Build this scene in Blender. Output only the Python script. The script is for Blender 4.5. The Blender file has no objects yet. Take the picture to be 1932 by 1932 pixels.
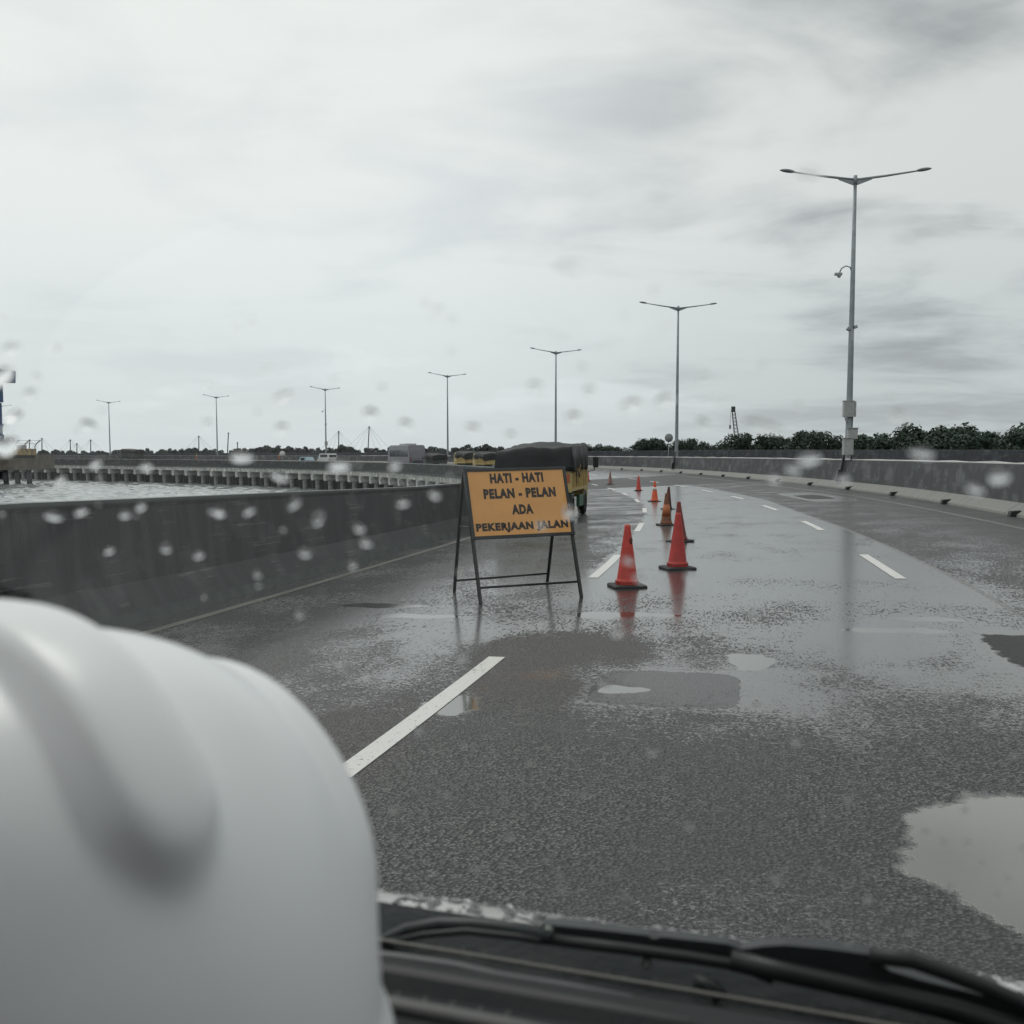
import bpy, bmesh, math, random
import numpy as np
from mathutils import Vector, Matrix
rnd = random.Random(11)
SC = bpy.context.scene
COL = SC.collection
R = math.radians

# ------------------------------------------------------------------ camera, sky, sun, exposure
EYE, F, PITCH, HZ = 1.5, 1932.0, R(4.5), 857.0
CY = HZ + F*math.tan(PITCH)
cam = bpy.data.cameras.new('camera')
cam.sensor_width = 36; cam.lens = 36.0
cam.shift_y = (CY-966)/1932
cam.clip_start = 0.02; cam.clip_end = 12000
cam.dof.use_dof = True; cam.dof.focus_distance = 14.0; cam.dof.aperture_fstop = 8.5
camo = bpy.data.objects.new('camera', cam); COL.objects.link(camo)
camo.location = (0, 0, EYE); camo.rotation_euler = (R(90)-PITCH, 0, 0)
SC.camera = camo
SC.view_settings.view_transform = 'Standard'; SC.view_settings.look = 'None'
SC.view_settings.gamma = 1.0; SC.view_settings.exposure = 0.20
SUN_EL, SUN_AZ = R(52), R(-35)          # azimuth from +Y, negative to the left
try:
    SC.cycles.use_denoising = True
    SC.cycles.max_bounces = 10; SC.cycles.transparent_max_bounces = 16; SC.cycles.transmission_bounces = 6
    SC.cycles.caustics_refractive = False; SC.cycles.caustics_reflective = False
    SC.cycles.sample_clamp_indirect = 6.0; SC.cycles.volume_bounces = 0
except Exception: pass


class G:
    """small node-graph writer"""
    def __init__(s, tree): s.t = tree; s.N = tree.nodes; s.L = tree.links
    def n(s, kind, **kw):
        nd = s.N.new(kind)
        for k, v in kw.items(): setattr(nd, k, v)
        return nd
    def put(s, sock, v):
        if v is None: return
        if hasattr(v, 'is_output') or isinstance(v, bpy.types.NodeSocket): s.L.new(v, sock)
        else:
            if sock.type == 'RGBA' and not isinstance(v, (int, float)) and len(v) == 3: v = (*v, 1)
            sock.default_value = v
    def m(s, op, a, b=None, c=None, clamp=False):
        nd = s.n('ShaderNodeMath', operation=op); nd.use_clamp = clamp
        s.put(nd.inputs[0], a); s.put(nd.inputs[1], b) if b is not None else None
        if c is not None: s.put(nd.inputs[2], c)
        return nd.outputs[0]
    def ss(s, x, a, b, lo=0.0, hi=1.0):
        nd = s.n('ShaderNodeMapRange', interpolation_type='SMOOTHSTEP')
        s.put(nd.inputs['Value'], x); s.put(nd.inputs['From Min'], a); s.put(nd.inputs['From Max'], b)
        s.put(nd.inputs['To Min'], lo); s.put(nd.inputs['To Max'], hi)
        return nd.outputs[0]
    def mix(s, f, a, b, blend='MIX'):
        nd = s.n('ShaderNodeMix', data_type='RGBA', blend_type=blend)
        s.put(nd.inputs[0], f); s.put(nd.inputs[6], a); s.put(nd.inputs[7], b)
        return nd.outputs[2]
    def noise(s, vec, scale, detail=3, rough=.5, dist=0.0):
        nd = s.n('ShaderNodeTexNoise')
        s.put(nd.inputs['Vector'], vec); nd.inputs['Scale'].default_value = scale
        nd.inputs['Detail'].default_value = detail; nd.inputs['Roughness'].default_value = rough
        nd.inputs['Distortion'].default_value = dist
        return nd.outputs[0]
    def vec(s, x, y, z=0.0):
        nd = s.n('ShaderNodeCombineXYZ'); s.put(nd.inputs[0], x); s.put(nd.inputs[1], y); s.put(nd.inputs[2], z)
        return nd.outputs[0]
    def sep(s, v):
        nd = s.n('ShaderNodeSeparateXYZ'); s.L.new(v, nd.inputs[0]); return nd.outputs
    def scale(s, v, k):
        nd = s.n('ShaderNodeVectorMath', operation='MULTIPLY'); s.L.new(v, nd.inputs[0]); nd.inputs[1].default_value = k
        return nd.outputs[0]
    def bump(s, h, strength, dist):
        nd = s.n('ShaderNodeBump'); nd.inputs['Strength'].default_value = strength
        nd.inputs['Distance'].default_value = dist; s.L.new(h, nd.inputs['Height'])
        return nd.outputs[0]


def build_world():
    w = bpy.data.worlds.new('World'); SC.world = w; w.use_nodes = True
    g = G(w.node_tree); g.N.clear()
    out = g.n('ShaderNodeOutputWorld'); bg = g.n('ShaderNodeBackground')
    sky = g.n('ShaderNodeTexSky'); sky.sky_type = 'NISHITA'; sky.sun_disc = False
    sky.sun_elevation = SUN_EL; sky.sun_rotation = SUN_AZ; sky.dust_density = 3.0; sky.air_density = 1.0
    tc = g.n('ShaderNodeTexCoord')
    d = g.sep(tc.outputs['Generated'])
    z = g.m('MAXIMUM', d[2], 0.0)
    den = g.m('ADD', z, 0.16)
    P = g.vec(g.m('DIVIDE', d[0], den), g.m('DIVIDE', d[1], den), 0.37)
    big = g.noise(g.scale(P, (1.0, .75, 1)), 0.85, 5, .52, .35)
    P2 = g.vec(g.m('DIVIDE', d[0], g.m('ADD', z, .09)), g.m('DIVIDE', d[1], g.m('ADD', z, .09)), 2.2)
    mid = g.noise(g.scale(P2, (.75, 1.0, 1)), 1.35, 7, .56, .6)
    fine = g.noise(g.vec(d[0], d[1], g.m('MULTIPLY', z, 3.2)), 5.0, 6, .55, .3)
    # overcast: a bright veil ahead and up to the left, greyer cloud to the right and near the horizon
    right = g.ss(d[0], -.12, .42)
    low = g.ss(z, .0, .26)
    veil = g.m('ADD', g.m('MULTIPLY', low, .12), .64)
    veil = g.m('SUBTRACT', veil, g.m('MULTIPLY', right, .13))
    cl = g.m('ADD', g.m('MULTIPLY', big, .5), g.m('ADD', g.m('MULTIPLY', mid, .32), g.m('MULTIPLY', fine, .18)))
    grey = g.ss(cl, .47, .63)
    amt = g.m('ADD', g.m('MULTIPLY', right, .40), .12)
    amt = g.m('MULTIPLY', amt, g.ss(z, .02, .16, .45, 1.0))
    lum = g.m('MULTIPLY', veil, g.m('SUBTRACT', 1.0, g.m('MULTIPLY', grey, amt)))
    puff = g.m('MULTIPLY', g.ss(fine, .52, .62), g.m('MULTIPLY', g.ss(z, .02, .05), g.ss(z, .16, .06)))
    lum = g.m('ADD', lum, g.m('MULTIPLY', puff, .05))
    tint = g.mix(g.ss(z, .0, .3), (.93, .985, 1.01), (1.0, 1.0, .98))
    tint = g.mix(g.m('MULTIPLY', grey, .6), tint, (.95, .985, 1.02))
    cloud = g.mix(1.0, tint, g.vec(lum, lum, lum), 'MULTIPLY')
    cloud10 = g.scale(cloud, (11.0, 11.0, 11.0))
    colr = g.mix(0.94, sky.outputs[0], cloud10)
    g.L.new(colr, bg.inputs['Color']); bg.inputs['Strength'].default_value = 0.1
    g.L.new(bg.outputs[0], out.inputs[0])


build_world()
sun = bpy.data.lights.new('sun', 'SUN'); sun.energy = 0.6; sun.angle = R(25); sun.color = (1, .97, .92)
suno = bpy.data.objects.new('sun', sun); COL.objects.link(suno)
sd = Vector((math.sin(SUN_AZ)*math.cos(SUN_EL), math.cos(SUN_AZ)*math.cos(SUN_EL), math.sin(SUN_EL)))
suno.rotation_euler = sd.to_track_quat('Z', 'Y').to_euler()

# ------------------------------------------------------------------ geometry of the place
cp, sp = math.cos(PITCH), math.sin(PITCH)
def ray(px, py):
    a = (px-966)/F; b = (CY-py)/F
    return np.array([a, cp+b*sp, -sp+b*cp])
def at_depth(px, py, Y):                    # where the line of sight is Y metres ahead
    r = ray(px, py); p = r*(Y/r[1]); return Vector((p[0], p[1], p[2]+EYE))
MP = [(-25,-80),(-9,-50),(1.5,-20),(7.7,0),(10.45,11.5),(13.15,25),(14.9,37),(15.6,47.7),(15.75,60),(14.2,88.7),(11,107.5),(5.4,127),(-10.3,165),(-36,199),(-64.8,226),(-97.4,249),(-133,268),(-171,283),(-210,296),(-300,322),(-420,350),(-520,375)]
def catmull(pts, n=40):
    out = []; pts = [np.array(p, float) for p in pts]
    for i in range(1, len(pts)-2):
        p0, p1, p2, p3 = pts[i-1:i+3]
        t0 = 0; t1 = t0+np.linalg.norm(p1-p0)**.5; t2 = t1+np.linalg.norm(p2-p1)**.5; t3 = t2+np.linalg.norm(p3-p2)**.5
        for t in np.linspace(t1, t2, n, endpoint=False):
            A1 = (t1-t)/(t1-t0)*p0+(t-t0)/(t1-t0)*p1; A2 = (t2-t)/(t2-t1)*p1+(t-t1)/(t2-t1)*p2; A3 = (t3-t)/(t3-t2)*p2+(t-t2)/(t3-t2)*p3
            B1 = (t2-t)/(t2-t0)*A1+(t-t0)/(t2-t0)*A2; B2 = (t3-t)/(t3-t1)*A2+(t-t1)/(t3-t1)*A3
            out.append((t2-t)/(t2-t1)*B1+(t-t1)/(t2-t1)*B2)
    return np.array(out)
CL = catmull(MP); SS = np.concatenate([[0], np.cumsum(np.hypot(*np.diff(CL, axis=0).T))])
SS = SS-np.interp(0, CL[:, 1], SS)
TT = np.gradient(CL, axis=0); TT /= np.linalg.norm(TT, axis=1)[:, None]
S_MIN, S_MAX = float(SS[0])+.5, float(SS[-1])-.5
def bank(s): return float(np.interp(s, [0, 20, 50, 110, 200, 300], [.01, .018, .042, .062, .055, .045]))
def tang(s):
    tx = np.interp(s, SS, TT[:, 0]); ty = np.interp(s, SS, TT[:, 1]); n = math.hypot(tx, ty)
    return tx/n, ty/n
def road_pt(s, off, h=0.0):
    x = np.interp(s, SS, CL[:, 0]); y = np.interp(s, SS, CL[:, 1]); tx, ty = tang(s)
    return Vector((x-ty*off, y+tx*off, -bank(s)*off+h))
def heading(s): tx, ty = tang(s); return math.atan2(-tx, ty)      # z-rotation that turns +Y along the road
def on_road(px, py):
    z = 0
    for _ in range(30):
        r = ray(px, py); t = (z-EYE)/r[2]; p = r*t
        i = int(np.argmin(np.hypot(CL[:, 0]-p[0], CL[:, 1]-p[1]))); d = p[:2]-CL[i]
        off = -TT[i, 1]*d[0]+TT[i, 0]*d[1]; s = SS[i]+d@TT[i]
        z = .5*z+.5*(-bank(s)*off)
    return float(s), float(off), Vector((p[0], p[1], z))
def srange(a, b, step):
    n = max(2, int(round((b-a)/step))+1); return [a+(b-a)*i/(n-1) for i in range(n)]

# ------------------------------------------------------------------ object helpers
def link(name, me, mat=None, parent=None, world=False):
    o = bpy.data.objects.new(name, me); COL.objects.link(o)
    if mat is not None and me is not None:
        if isinstance(mat, (list, tuple)):
            for m_ in mat: me.materials.append(m_)
        else: me.materials.append(mat)
    if parent is not None:
        o.parent = parent
        if world:
            # parts drawn in world coordinates: undo the root's own transform (a part of a part has none left to undo)
            if parent.parent is None:
                o.matrix_parent_inverse = Matrix.LocRotScale(parent.location, parent.rotation_euler, parent.scale).inverted()
    return o
def tag(o, label=None, cat=None, group=None, kind=None):
    if label: o['label'] = label
    if cat: o['category'] = cat
    if group: o['group'] = group
    if kind: o['kind'] = kind
    return o
def empty(name, loc=(0, 0, 0), rz=0.0):
    o = bpy.data.objects.new(name, None); COL.objects.link(o); o.location = loc; o.rotation_euler = (0, 0, rz)
    o.empty_display_size = .2
    return o
def copy_tree(o, parent=None):
    c = o.copy(); COL.objects.link(c)
    if parent is not None: c.parent = parent
    for ch in list(o.children): copy_tree(ch, c)
    return c

class MB:
    def __init__(s): s.v = []; s.f = []; s.mi = []; s.smooth = []; s.uv = []
    def add(s, vs, fs, smooth=False, mi=0, uvs=None):
        b = len(s.v); s.v += [tuple(v) for v in vs]
        for k, f in enumerate(fs):
            s.f.append(tuple(b+i for i in f)); s.smooth.append(smooth); s.mi.append(mi)
            s.uv.append(None if uvs is None else [uvs[i] for i in f])
        return s
    def box(s, c, d, rot=None, bev=0.0, mi=0, taper=(1, 1)):
        x, y, z = (q/2 for q in d)
        if bev > 0:
            bm = bmesh.new(); bmesh.ops.create_cube(bm, size=1)
            for v in bm.verts:
                k = v.co.z+.5
                v.co = Vector((v.co.x*d[0]*(1+(taper[0]-1)*k), v.co.y*d[1]*(1+(taper[1]-1)*k), v.co.z*d[2]))
            bmesh.ops.bevel(bm, geom=bm.edges[:], offset=bev, segments=2, affect='EDGES', profile=.6)
            vs = [v.co.copy() for v in bm.verts]; bm.verts.index_update()
            fs = [[v.index for v in f.verts] for f in bm.faces]; bm.free()
        else:
            vs = [Vector((sx*x*(taper[0] if sz > 0 else 1), sy*y*(taper[1] if sz > 0 else 1), sz*z)) for sz in (-1, 1) for sy in (-1, 1) for sx in (-1, 1)]
            fs = [(0, 2, 3, 1), (4, 5, 7, 6), (0, 1, 5, 4), (2, 6, 7, 3), (0, 4, 6, 2), (1, 3, 7, 5)]
        Mx = rot if rot is not None else Matrix.Identity(3)
        c = Vector(c)
        return s.add([Mx@v+c for v in vs], fs, False, mi)
    def tube(s, pts, rad, n=8, cap=True, smooth=True, mi=0, flat=None):
        pts = [Vector(p) for p in pts]; m = len(pts)
        rad = [rad]*m if isinstance(rad, (int, float)) else list(rad)
        vs = []; up = None
        for i, p in enumerate(pts):
            t = (pts[min(i+1, m-1)]-pts[max(i-1, 0)]).normalized()
            if up is None:
                up = Vector((0, 0, 1)) if abs(t.z) < .9 else Vector((1, 0, 0))
            x = t.cross(up); x = x.normalized() if x.length > 1e-6 else t.orthogonal().normalized()
            y = x.cross(t).normalized(); up = y
            for k in range(n):
                a = 2*math.pi*k/n
                vs.append(p+x*math.cos(a)*rad[i]+y*math.sin(a)*rad[i]*(flat or 1))
        fs = [(i*n+k, i*n+(k+1) % n, (i+1)*n+(k+1) % n, (i+1)*n+k) for i in range(m-1) for k in range(n)]
        s.add(vs, fs, smooth, mi)
        if cap:
            b = len(s.v)-m*n
            s.f.append(tuple(b+k for k in range(n))[::-1]); s.smooth.append(False); s.mi.append(mi); s.uv.append(None)
            s.f.append(tuple(b+(m-1)*n+k for k in range(n))); s.smooth.append(False); s.mi.append(mi); s.uv.append(None)
        return s
    def lathe(s, prof, n=24, c=(0, 0, 0), smooth=True, mi=0, sx=1, sy=1):
        c = Vector(c); vs = []
        for r, z in prof:
            for k in range(n):
                a = 2*math.pi*k/n; vs.append(c+Vector((r*sx*math.cos(a), r*sy*math.sin(a), z)))
        m = len(prof)
        fs = [(i*n+k, i*n+(k+1) % n, (i+1)*n+(k+1) % n, (i+1)*n+k) for i in range(m-1) for k in range(n)]
        return s.add(vs, fs, smooth, mi)
    def ellipsoid(s, c, r, nu=16, nv=10, rot=None, mi=0):
        Mx = rot if rot is not None else Matrix.Identity(3); c = Vector(c); vs = []
        for j in range(nv+1):
            th = math.pi*j/nv
            for k in range(nu):
                a = 2*math.pi*k/nu
                vs.append(c+Mx@Vector((r[0]*math.sin(th)*math.cos(a), r[1]*math.sin(th)*math.sin(a), r[2]*math.cos(th))))
        fs = [(j*nu+k, (j+1)*nu+k, (j+1)*nu+(k+1) % nu, j*nu+(k+1) % nu) for j in range(nv) for k in range(nu)]
        return s.add(vs, fs, True, mi)
    def prism(s, poly, axis_o, ex, ey, depth, mi=0):
        """polygon in the plane (axis_o; ex, ey), extruded by the vector depth"""
        o = Vector(axis_o); ex = Vector(ex); ey = Vector(ey); dp = Vector(depth); n = len(poly)
        vs = [o+ex*a+ey*b for a, b in poly]; vs += [v+dp for v in vs]
        fs = [tuple(range(n))[::-1], tuple(range(n, 2*n))]+[(i, (i+1) % n, n+(i+1) % n, n+i) for i in range(n)]
        return s.add(vs, fs, False, mi)
    def mesh(s, name):
        me = bpy.data.meshes.new(name); me.from_pydata(s.v, [], s.f)
        me.polygons.foreach_set('use_smooth', s.smooth); me.polygons.foreach_set('material_index', s.mi)
        if any(u is not None for u in s.uv):
            ul = me.uv_layers.new(name='UVMap'); k = 0
            for u, f in zip(s.uv, s.f):
                for q in range(len(f)):
                    ul.data[k].uv = u[q] if u is not None else (0, 0); k += 1
        bm = bmesh.new(); bm.from_mesh(me); bmesh.ops.remove_doubles(bm, verts=bm.verts[:], dist=1e-6)
        bmesh.ops.recalc_face_normals(bm, faces=bm.faces[:]); bm.to_mesh(me); bm.free()
        me.update(); return me
    def build(s, name, mat, parent=None, world=False): return link(name, s.mesh(name), mat, parent, world)

def sweep(profile, svals, close_ends=True, hfun=None):
    """closed cross-section [(offset, height)] carried along the road; uv = (arc length, running profile length)"""
    mb = MB(); n = len(profile); vs = []; uv = []
    run = [0]
    for i in range(n): run.append(run[-1]+math.hypot(profile[(i+1) % n][0]-profile[i][0], profile[(i+1) % n][1]-profile[i][1]))
    for s in svals:
        for (o, h) in profile:
            vs.append(road_pt(s, o, h*(hfun(s) if hfun and h > 0.3 else 1)))
    for i in range(len(svals)-1):
        for k in range(n):
            a, b = i*n+k, i*n+(k+1) % n; c, d = a+n, b+n
            f = (a, b, d, c); q = len(mb.v)
            mb.v += [tuple(vs[j]) for j in f]; mb.f.append((q, q+1, q+2, q+3)); mb.smooth.append(False); mb.mi.append(0)
            mb.uv.append([(svals[i], profile[k][1]), (svals[i], profile[(k+1) % n][1]), (svals[i+1], profile[(k+1) % n][1]), (svals[i+1], profile[k][1])])
    if close_ends:
        for i in (0, len(svals)-1):
            q = len(mb.v); mb.v += [tuple(vs[i*n+k]) for k in range(n)]; mb.f.append(tuple(range(q, q+n))); mb.smooth.append(False); mb.mi.append(0); mb.uv.append([(svals[i], p[1]) for p in profile])
    return mb

# ------------------------------------------------------------------ materials
def mat(name, color, rough=.6, metal=0.0, spec=.5, var=.12, scale=6.0, bump=0.0, bscale=40.0, coat=0.0, dirt=None):
    m = bpy.data.materials.new(name); m.use_nodes = True
    g = G(m.node_tree); b = g.N['Principled BSDF']
    tc = g.n('ShaderNodeTexCoord'); ob = tc.outputs['Object']
    nz = g.noise(ob, scale, 5, .6)
    c = g.mix(g.ss(nz, .35, .68), [x*(1-var) for x in color], [min(1, x*(1+var)) for x in color])
    if dirt:
        dn = g.noise(g.scale(ob, (1, 1, .35)), dirt[1], 6, .65)
        c = g.mix(g.ss(dn, dirt[2], dirt[2]+.14), c, dirt[0])
    g.put(b.inputs['Base Color'], c); b.inputs['Metallic'].default_value = metal
    b.inputs['Specular IOR Level'].default_value = spec
    g.put(b.inputs['Roughness'], g.ss(nz, .3, .7, max(.02, rough-.07), min(1, rough+.07)))
    if coat: b.inputs['Coat Weight'].default_value = coat
    if bump: g.put(b.inputs['Normal'], g.bump(g.noise(ob, bscale, 4, .6), bump, .01))
    return m

def asphalt_material():
    m = bpy.data.materials.new('wet_asphalt'); m.use_nodes = True
    g = G(m.node_tree); b = g.N['Principled BSDF']
    uvn = g.n('ShaderNodeUVMap'); uvn.uv_map = 'UVMap'; uv = uvn.outputs[0]
    u, v, _ = g.sep(uv)
    def N(sc, det=3, ro=.55, st=(1, 1, 1), dist=0.0, seed=0.0):
        return g.noise(g.vec(g.m('MULTIPLY', u, st[0]), g.m('MULTIPLY', v, st[1]), seed), sc, det, ro, dist)
    wob = g.m('SUBTRACT', N(1.6, 4, .6, seed=3.1), .5)
    wob2 = g.m('SUBTRACT', N(9, 4, .65, seed=9.1), .5)
    agg = N(46, 3, .7, seed=1.0)                    # aggregate, about 1.5 cm
    agg2 = N(17, 4, .7, seed=5.0)
    patch = N(.45, 4, .6, seed=2.0)
    stain = N(1.3, 5, .6, (1, .5, 1), .4, seed=7.7)
    # smooth newer strip in the middle lanes
    uu = g.m('ADD', u, g.m('ADD', g.m('MULTIPLY', wob, .5), g.m('MULTIPLY', wob2, .22)))
    vv = g.m('ADD', v, g.m('ADD', g.m('MULTIPLY', wob, 2.0), g.m('MULTIPLY', wob2, 1.0)))
    edgeL = g.ss(v, 9, 58, 9.72, 10.35); edgeR = g.ss(v, 10, 32, 5.0, 5.62)
    inl = g.m('MULTIPLY', g.m('LESS_THAN', uu, edgeL), g.m('GREATER_THAN', g.m('ADD', u, g.m('ADD', g.m('MULTIPLY', wob2, .28), g.m('MULTIPLY', wob, .12))), edgeR))
    slab = g.m('MULTIPLY', inl, g.ss(vv, 7.2, 13.5))
    slab = g.m('MULTIPLY', slab, g.m('LESS_THAN', vv, 60.0))
    far = g.m('MULTIPLY', g.ss(vv, 80.0, 81.0), g.ss(u, 1.2, 2.2))
    far = g.m('MULTIPLY', far, g.ss(vv, 135, 120))
    slab = g.m('MAXIMUM', slab, far)
    # how much free water lies on the surface
    w = g.m('ADD', g.m('MULTIPLY', g.m('SUBTRACT', patch, .5), 1.7), g.m('MULTIPLY', g.m('SUBTRACT', stain, .5), 2.2))
    near = g.ss(v, 5.4, 3.0)
    midwet = g.m('MULTIPLY', g.ss(v, 3.2, 5.2), g.ss(v, 16, 11))
    base = g.m('ADD', g.m('MULTIPLY', slab, .86), g.m('MULTIPLY', midwet, .36))
    base = g.m('SUBTRACT', base, g.m('MULTIPLY', near, .52))
    matt = g.m('ADD', g.m('POWER', g.m('DIVIDE', g.m('SUBTRACT', u, 9.05), .75), 2.0), g.m('POWER', g.m('DIVIDE', g.m('SUBTRACT', v, 6.1), 1.5), 2.0))
    matt = g.ss(g.m('ADD', matt, g.m('MULTIPLY', wob, 1.2)), 1.3, .5)
    base = g.m('SUBTRACT', base, g.m('MULTIPLY', matt, .55))
    rightlane = g.m('MULTIPLY', g.m('LESS_THAN', u, edgeR), g.ss(v, 8, 15))
    base = g.m('SUBTRACT', base, g.m('MULTIPLY', rightlane, .04))
    band = g.m('MULTIPLY', g.ss(vv, 59.0, 60.5), g.ss(vv, 81.0, 80.0))
    base = g.m('SUBTRACT', base, g.m('MULTIPLY', band, .5))
    rightwet = g.m('MULTIPLY', g.m('MULTIPLY', g.ss(u, 7.6, 6.4), g.ss(v, 4.9, 5.6)), g.ss(v, 9.5, 8.0))
    base = g.m('ADD', base, g.m('MULTIPLY', rightwet, .30))
    w = g.m('ADD', w, base)
    grit = g.m('ADD', g.m('MULTIPLY', g.m('SUBTRACT', agg, .5), 3.4), g.m('MULTIPLY', g.m('SUBTRACT', agg2, .5), 1.8))
    leftlane = g.m('MULTIPLY', g.m('GREATER_THAN', u, edgeL), g.ss(v, 6.4, 8.0))
    w = g.m('ADD', w, g.m('MULTIPLY', leftlane, .10))
    # further off the lying grains read as short dashes of light along the traffic direction
    dash = g.m('SUBTRACT', N(44, 3, .65, (1, .24, 1), seed=21.0), .5); dash2 = g.m('SUBTRACT', N(17, 4, .65, (1, .3, 1), seed=23.0), .5)
    fark = g.ss(v, 5.0, 9.0)
    grit2 = g.m('ADD', g.m('MULTIPLY', dash, 4.2), g.m('MULTIPLY', dash2, 2.0))
    grit = g.m('ADD', g.m('MULTIPLY', grit, g.m('SUBTRACT', 1.0, g.m('MULTIPLY', fark, .55))), g.m('MULTIPLY', grit2, fark))
    film = g.ss(g.m('ADD', w, grit), .10, .26)
    # standing puddles: (offset, arc, half width, half length)
    pud = None
    pw = g.m('SUBTRACT', N(3.2, 2, .5, seed=12.3), .5); pw2 = g.m('SUBTRACT', N(3.2, 2, .5, seed=17.9), .5)
    pu = g.m('ADD', u, g.m('MULTIPLY', pw, .28)); pv = g.m('ADD', v, g.m('MULTIPLY', pw2, .36))
    for (u0, s0, a, c) in [(6.50, 2.36, .44, .80), (6.25, 2.7, .5, .42), (7.58, 6.28, .19, .36), (9.09, 8.50, .24, .26), (8.65, 8.6, .45, .14), (9.45, 4.42, .20, .30),
                           (8.43, 5.08, .16, .17), (5.95, 8.72, .3, .16), (11.5, 8.9, .5, .22), (10.9, 8.2, .45, .16), (6.3, 8.0, .5, .15)]:
        d = g.m('SQRT', g.m('ADD', g.m('POWER', g.m('DIVIDE', g.m('SUBTRACT', pu, u0), a), 2.0), g.m('POWER', g.m('DIVIDE', g.m('SUBTRACT', pv, s0), c), 2.0)))
        d = g.m('ADD', d, g.m('ADD', g.m('MULTIPLY', wob, .3), g.m('ADD', g.m('MULTIPLY', wob2, .3), g.m('MULTIPLY', g.m('SUBTRACT', agg, .5), .22))))
        p = g.ss(d, 1.06, .94)
        pud = p if pud is None else g.m('MAXIMUM', pud, p)
    # the square-cut repair and the dark hole
    def rbox(u0, s0, a, c, e, k=.3):
        du = g.m('POWER', g.m('ABSOLUTE', g.m('DIVIDE', g.m('SUBTRACT', g.m('ADD', u, g.m('MULTIPLY', wob2, .10)), u0), a)), 5.0)
        dv = g.m('POWER', g.m('ABSOLUTE', g.m('DIVIDE', g.m('SUBTRACT', g.m('ADD', v, g.m('MULTIPLY', wob2, .22)), s0), c)), 5.0)
        return g.m('ADD', du, dv)
    rb = rbox(8.16, 5.18, .50, .58, 1)
    rep = g.m('LESS_THAN', rb, 1.0)
    rim = g.m('MULTIPLY', g.m('LESS_THAN', rb, 1.9), g.m('SUBTRACT', 1.0, rep))
    hole = g.ss(g.m('ADD', rbox(5.42, 7.1, .26, .75, 1), g.m('MULTIPLY', wob2, 2.2)), 1.2, .8)
    hole2 = g.ss(g.m('ADD', rbox(3.6, 39.3, .5, 2.0, 1), g.m('MULTIPLY', wob2, 1.0)), 1.2, .8)
    ring2 = g.m('SUBTRACT', g.ss(rbox(3.5, 39.6, .85, 4.2, 1), 1.4, .8), hole2)
    holes = g.m('MAXIMUM', hole, hole2)
    film = g.m('MULTIPLY', film, g.m('SUBTRACT', 1.0, g.m('MULTIPLY', rep, .5)))
    film = g.m('MULTIPLY', film, g.m('SUBTRACT', 1.0, holes))
    film = g.m('MAXIMUM', film, g.m('MULTIPLY', rim, g.m('MULTIPLY', g.ss(agg2, .42, .6), .8)))
    film = g.m('MAXIMUM', film, g.m('MULTIPLY', ring2, .8))
    water = g.m('MAXIMUM', film, pud)
    # colours
    vo = g.n('ShaderNodeTexVoronoi'); vo.voronoi_dimensions = '2D'; vo.inputs['Scale'].default_value = 66
    g.put(vo.inputs['Vector'], g.vec(g.m('ADD', u, g.m('MULTIPLY', wob2, .02)), g.m('ADD', v, g.m('MULTIPLY', agg2, .02)), 0))
    cell = g.sep(vo.outputs['Color'])[0]; gap = g.ss(vo.outputs['Distance'], .30, .62)
    stone = g.m('POWER', g.m('ADD', g.m('MULTIPLY', cell, .72), g.m('MULTIPLY', g.ss(agg2, .35, .65), .28)), 2.2)
    dry = g.mix(stone, (.017, .018, .0185), (.30, .305, .297))
    dry = g.mix(g.m('MULTIPLY', gap, .9), dry, (.006, .0065, .007))
    dry = g.mix(g.m('MULTIPLY', g.ss(agg2, .46, .64), .45), dry, (.018, .019, .019))
    dry = g.mix(g.m('MULTIPLY', g.ss(patch, .42, .62), .55), dry, (.040, .041, .043))
    red = g.m('MULTIPLY', g.m('MULTIPLY', g.ss(u, 9.0, 9.9), g.ss(v, 6.3, 4.6)), .28)  # reddish windscreen reflection painted into the near left asphalt
    dry = g.mix(g.m('MULTIPLY', matt, .35), dry, (.060, .048, .042))
    dry = g.mix(red, dry, (.075, .052, .050))
    dry = g.mix(g.m('MULTIPLY', rep, .4), dry, (.030, .032, .034))
    dry = g.mix(g.m('MULTIPLY', band, .6), dry, (.022, .022, .024))
    dry = g.mix(holes, dry, (.008, .009, .010))
    dry = g.mix(g.m('MULTIPLY', slab, .6), dry, (.045, .046, .046))
    seam = g.m('LESS_THAN', g.m('ABSOLUTE', g.m('SUBTRACT', g.m('ADD', u, g.m('MULTIPLY', wob2, .10)), edgeR)), .035)
    seam = g.m('MULTIPLY', g.m('MULTIPLY', seam, g.m('MULTIPLY', g.ss(v, 8, 10), g.ss(v, 34, 24))), g.ss(agg2, .40, .52))
    dry = g.mix(seam, dry, (.26, .26, .25)); water = g.m('MULTIPLY', water, g.m('SUBTRACT', 1.0, g.m('MULTIPLY', seam, .8)))
    silt = g.ss(v, 9, 3, .05, .15)
    wetc = g.mix(g.m('MULTIPLY', pud, 1.0), (.040, .041, .041), g.vec(silt, silt, g.m('MULTIPLY', silt, .90)))
    g.put(b.inputs['Base Color'], g.mix(water, dry, wetc))
    rgh = g.m('ADD', .42, g.m('MULTIPLY', g.m('SUBTRACT', agg, .5), .3))
    rgh = g.m('SUBTRACT', rgh, g.m('MULTIPLY', water, .36))
    rgh = g.m('ADD', rgh, g.m('MULTIPLY', g.m('MULTIPLY', slab, g.m('SUBTRACT', 1.0, pud)), .03))
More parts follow.
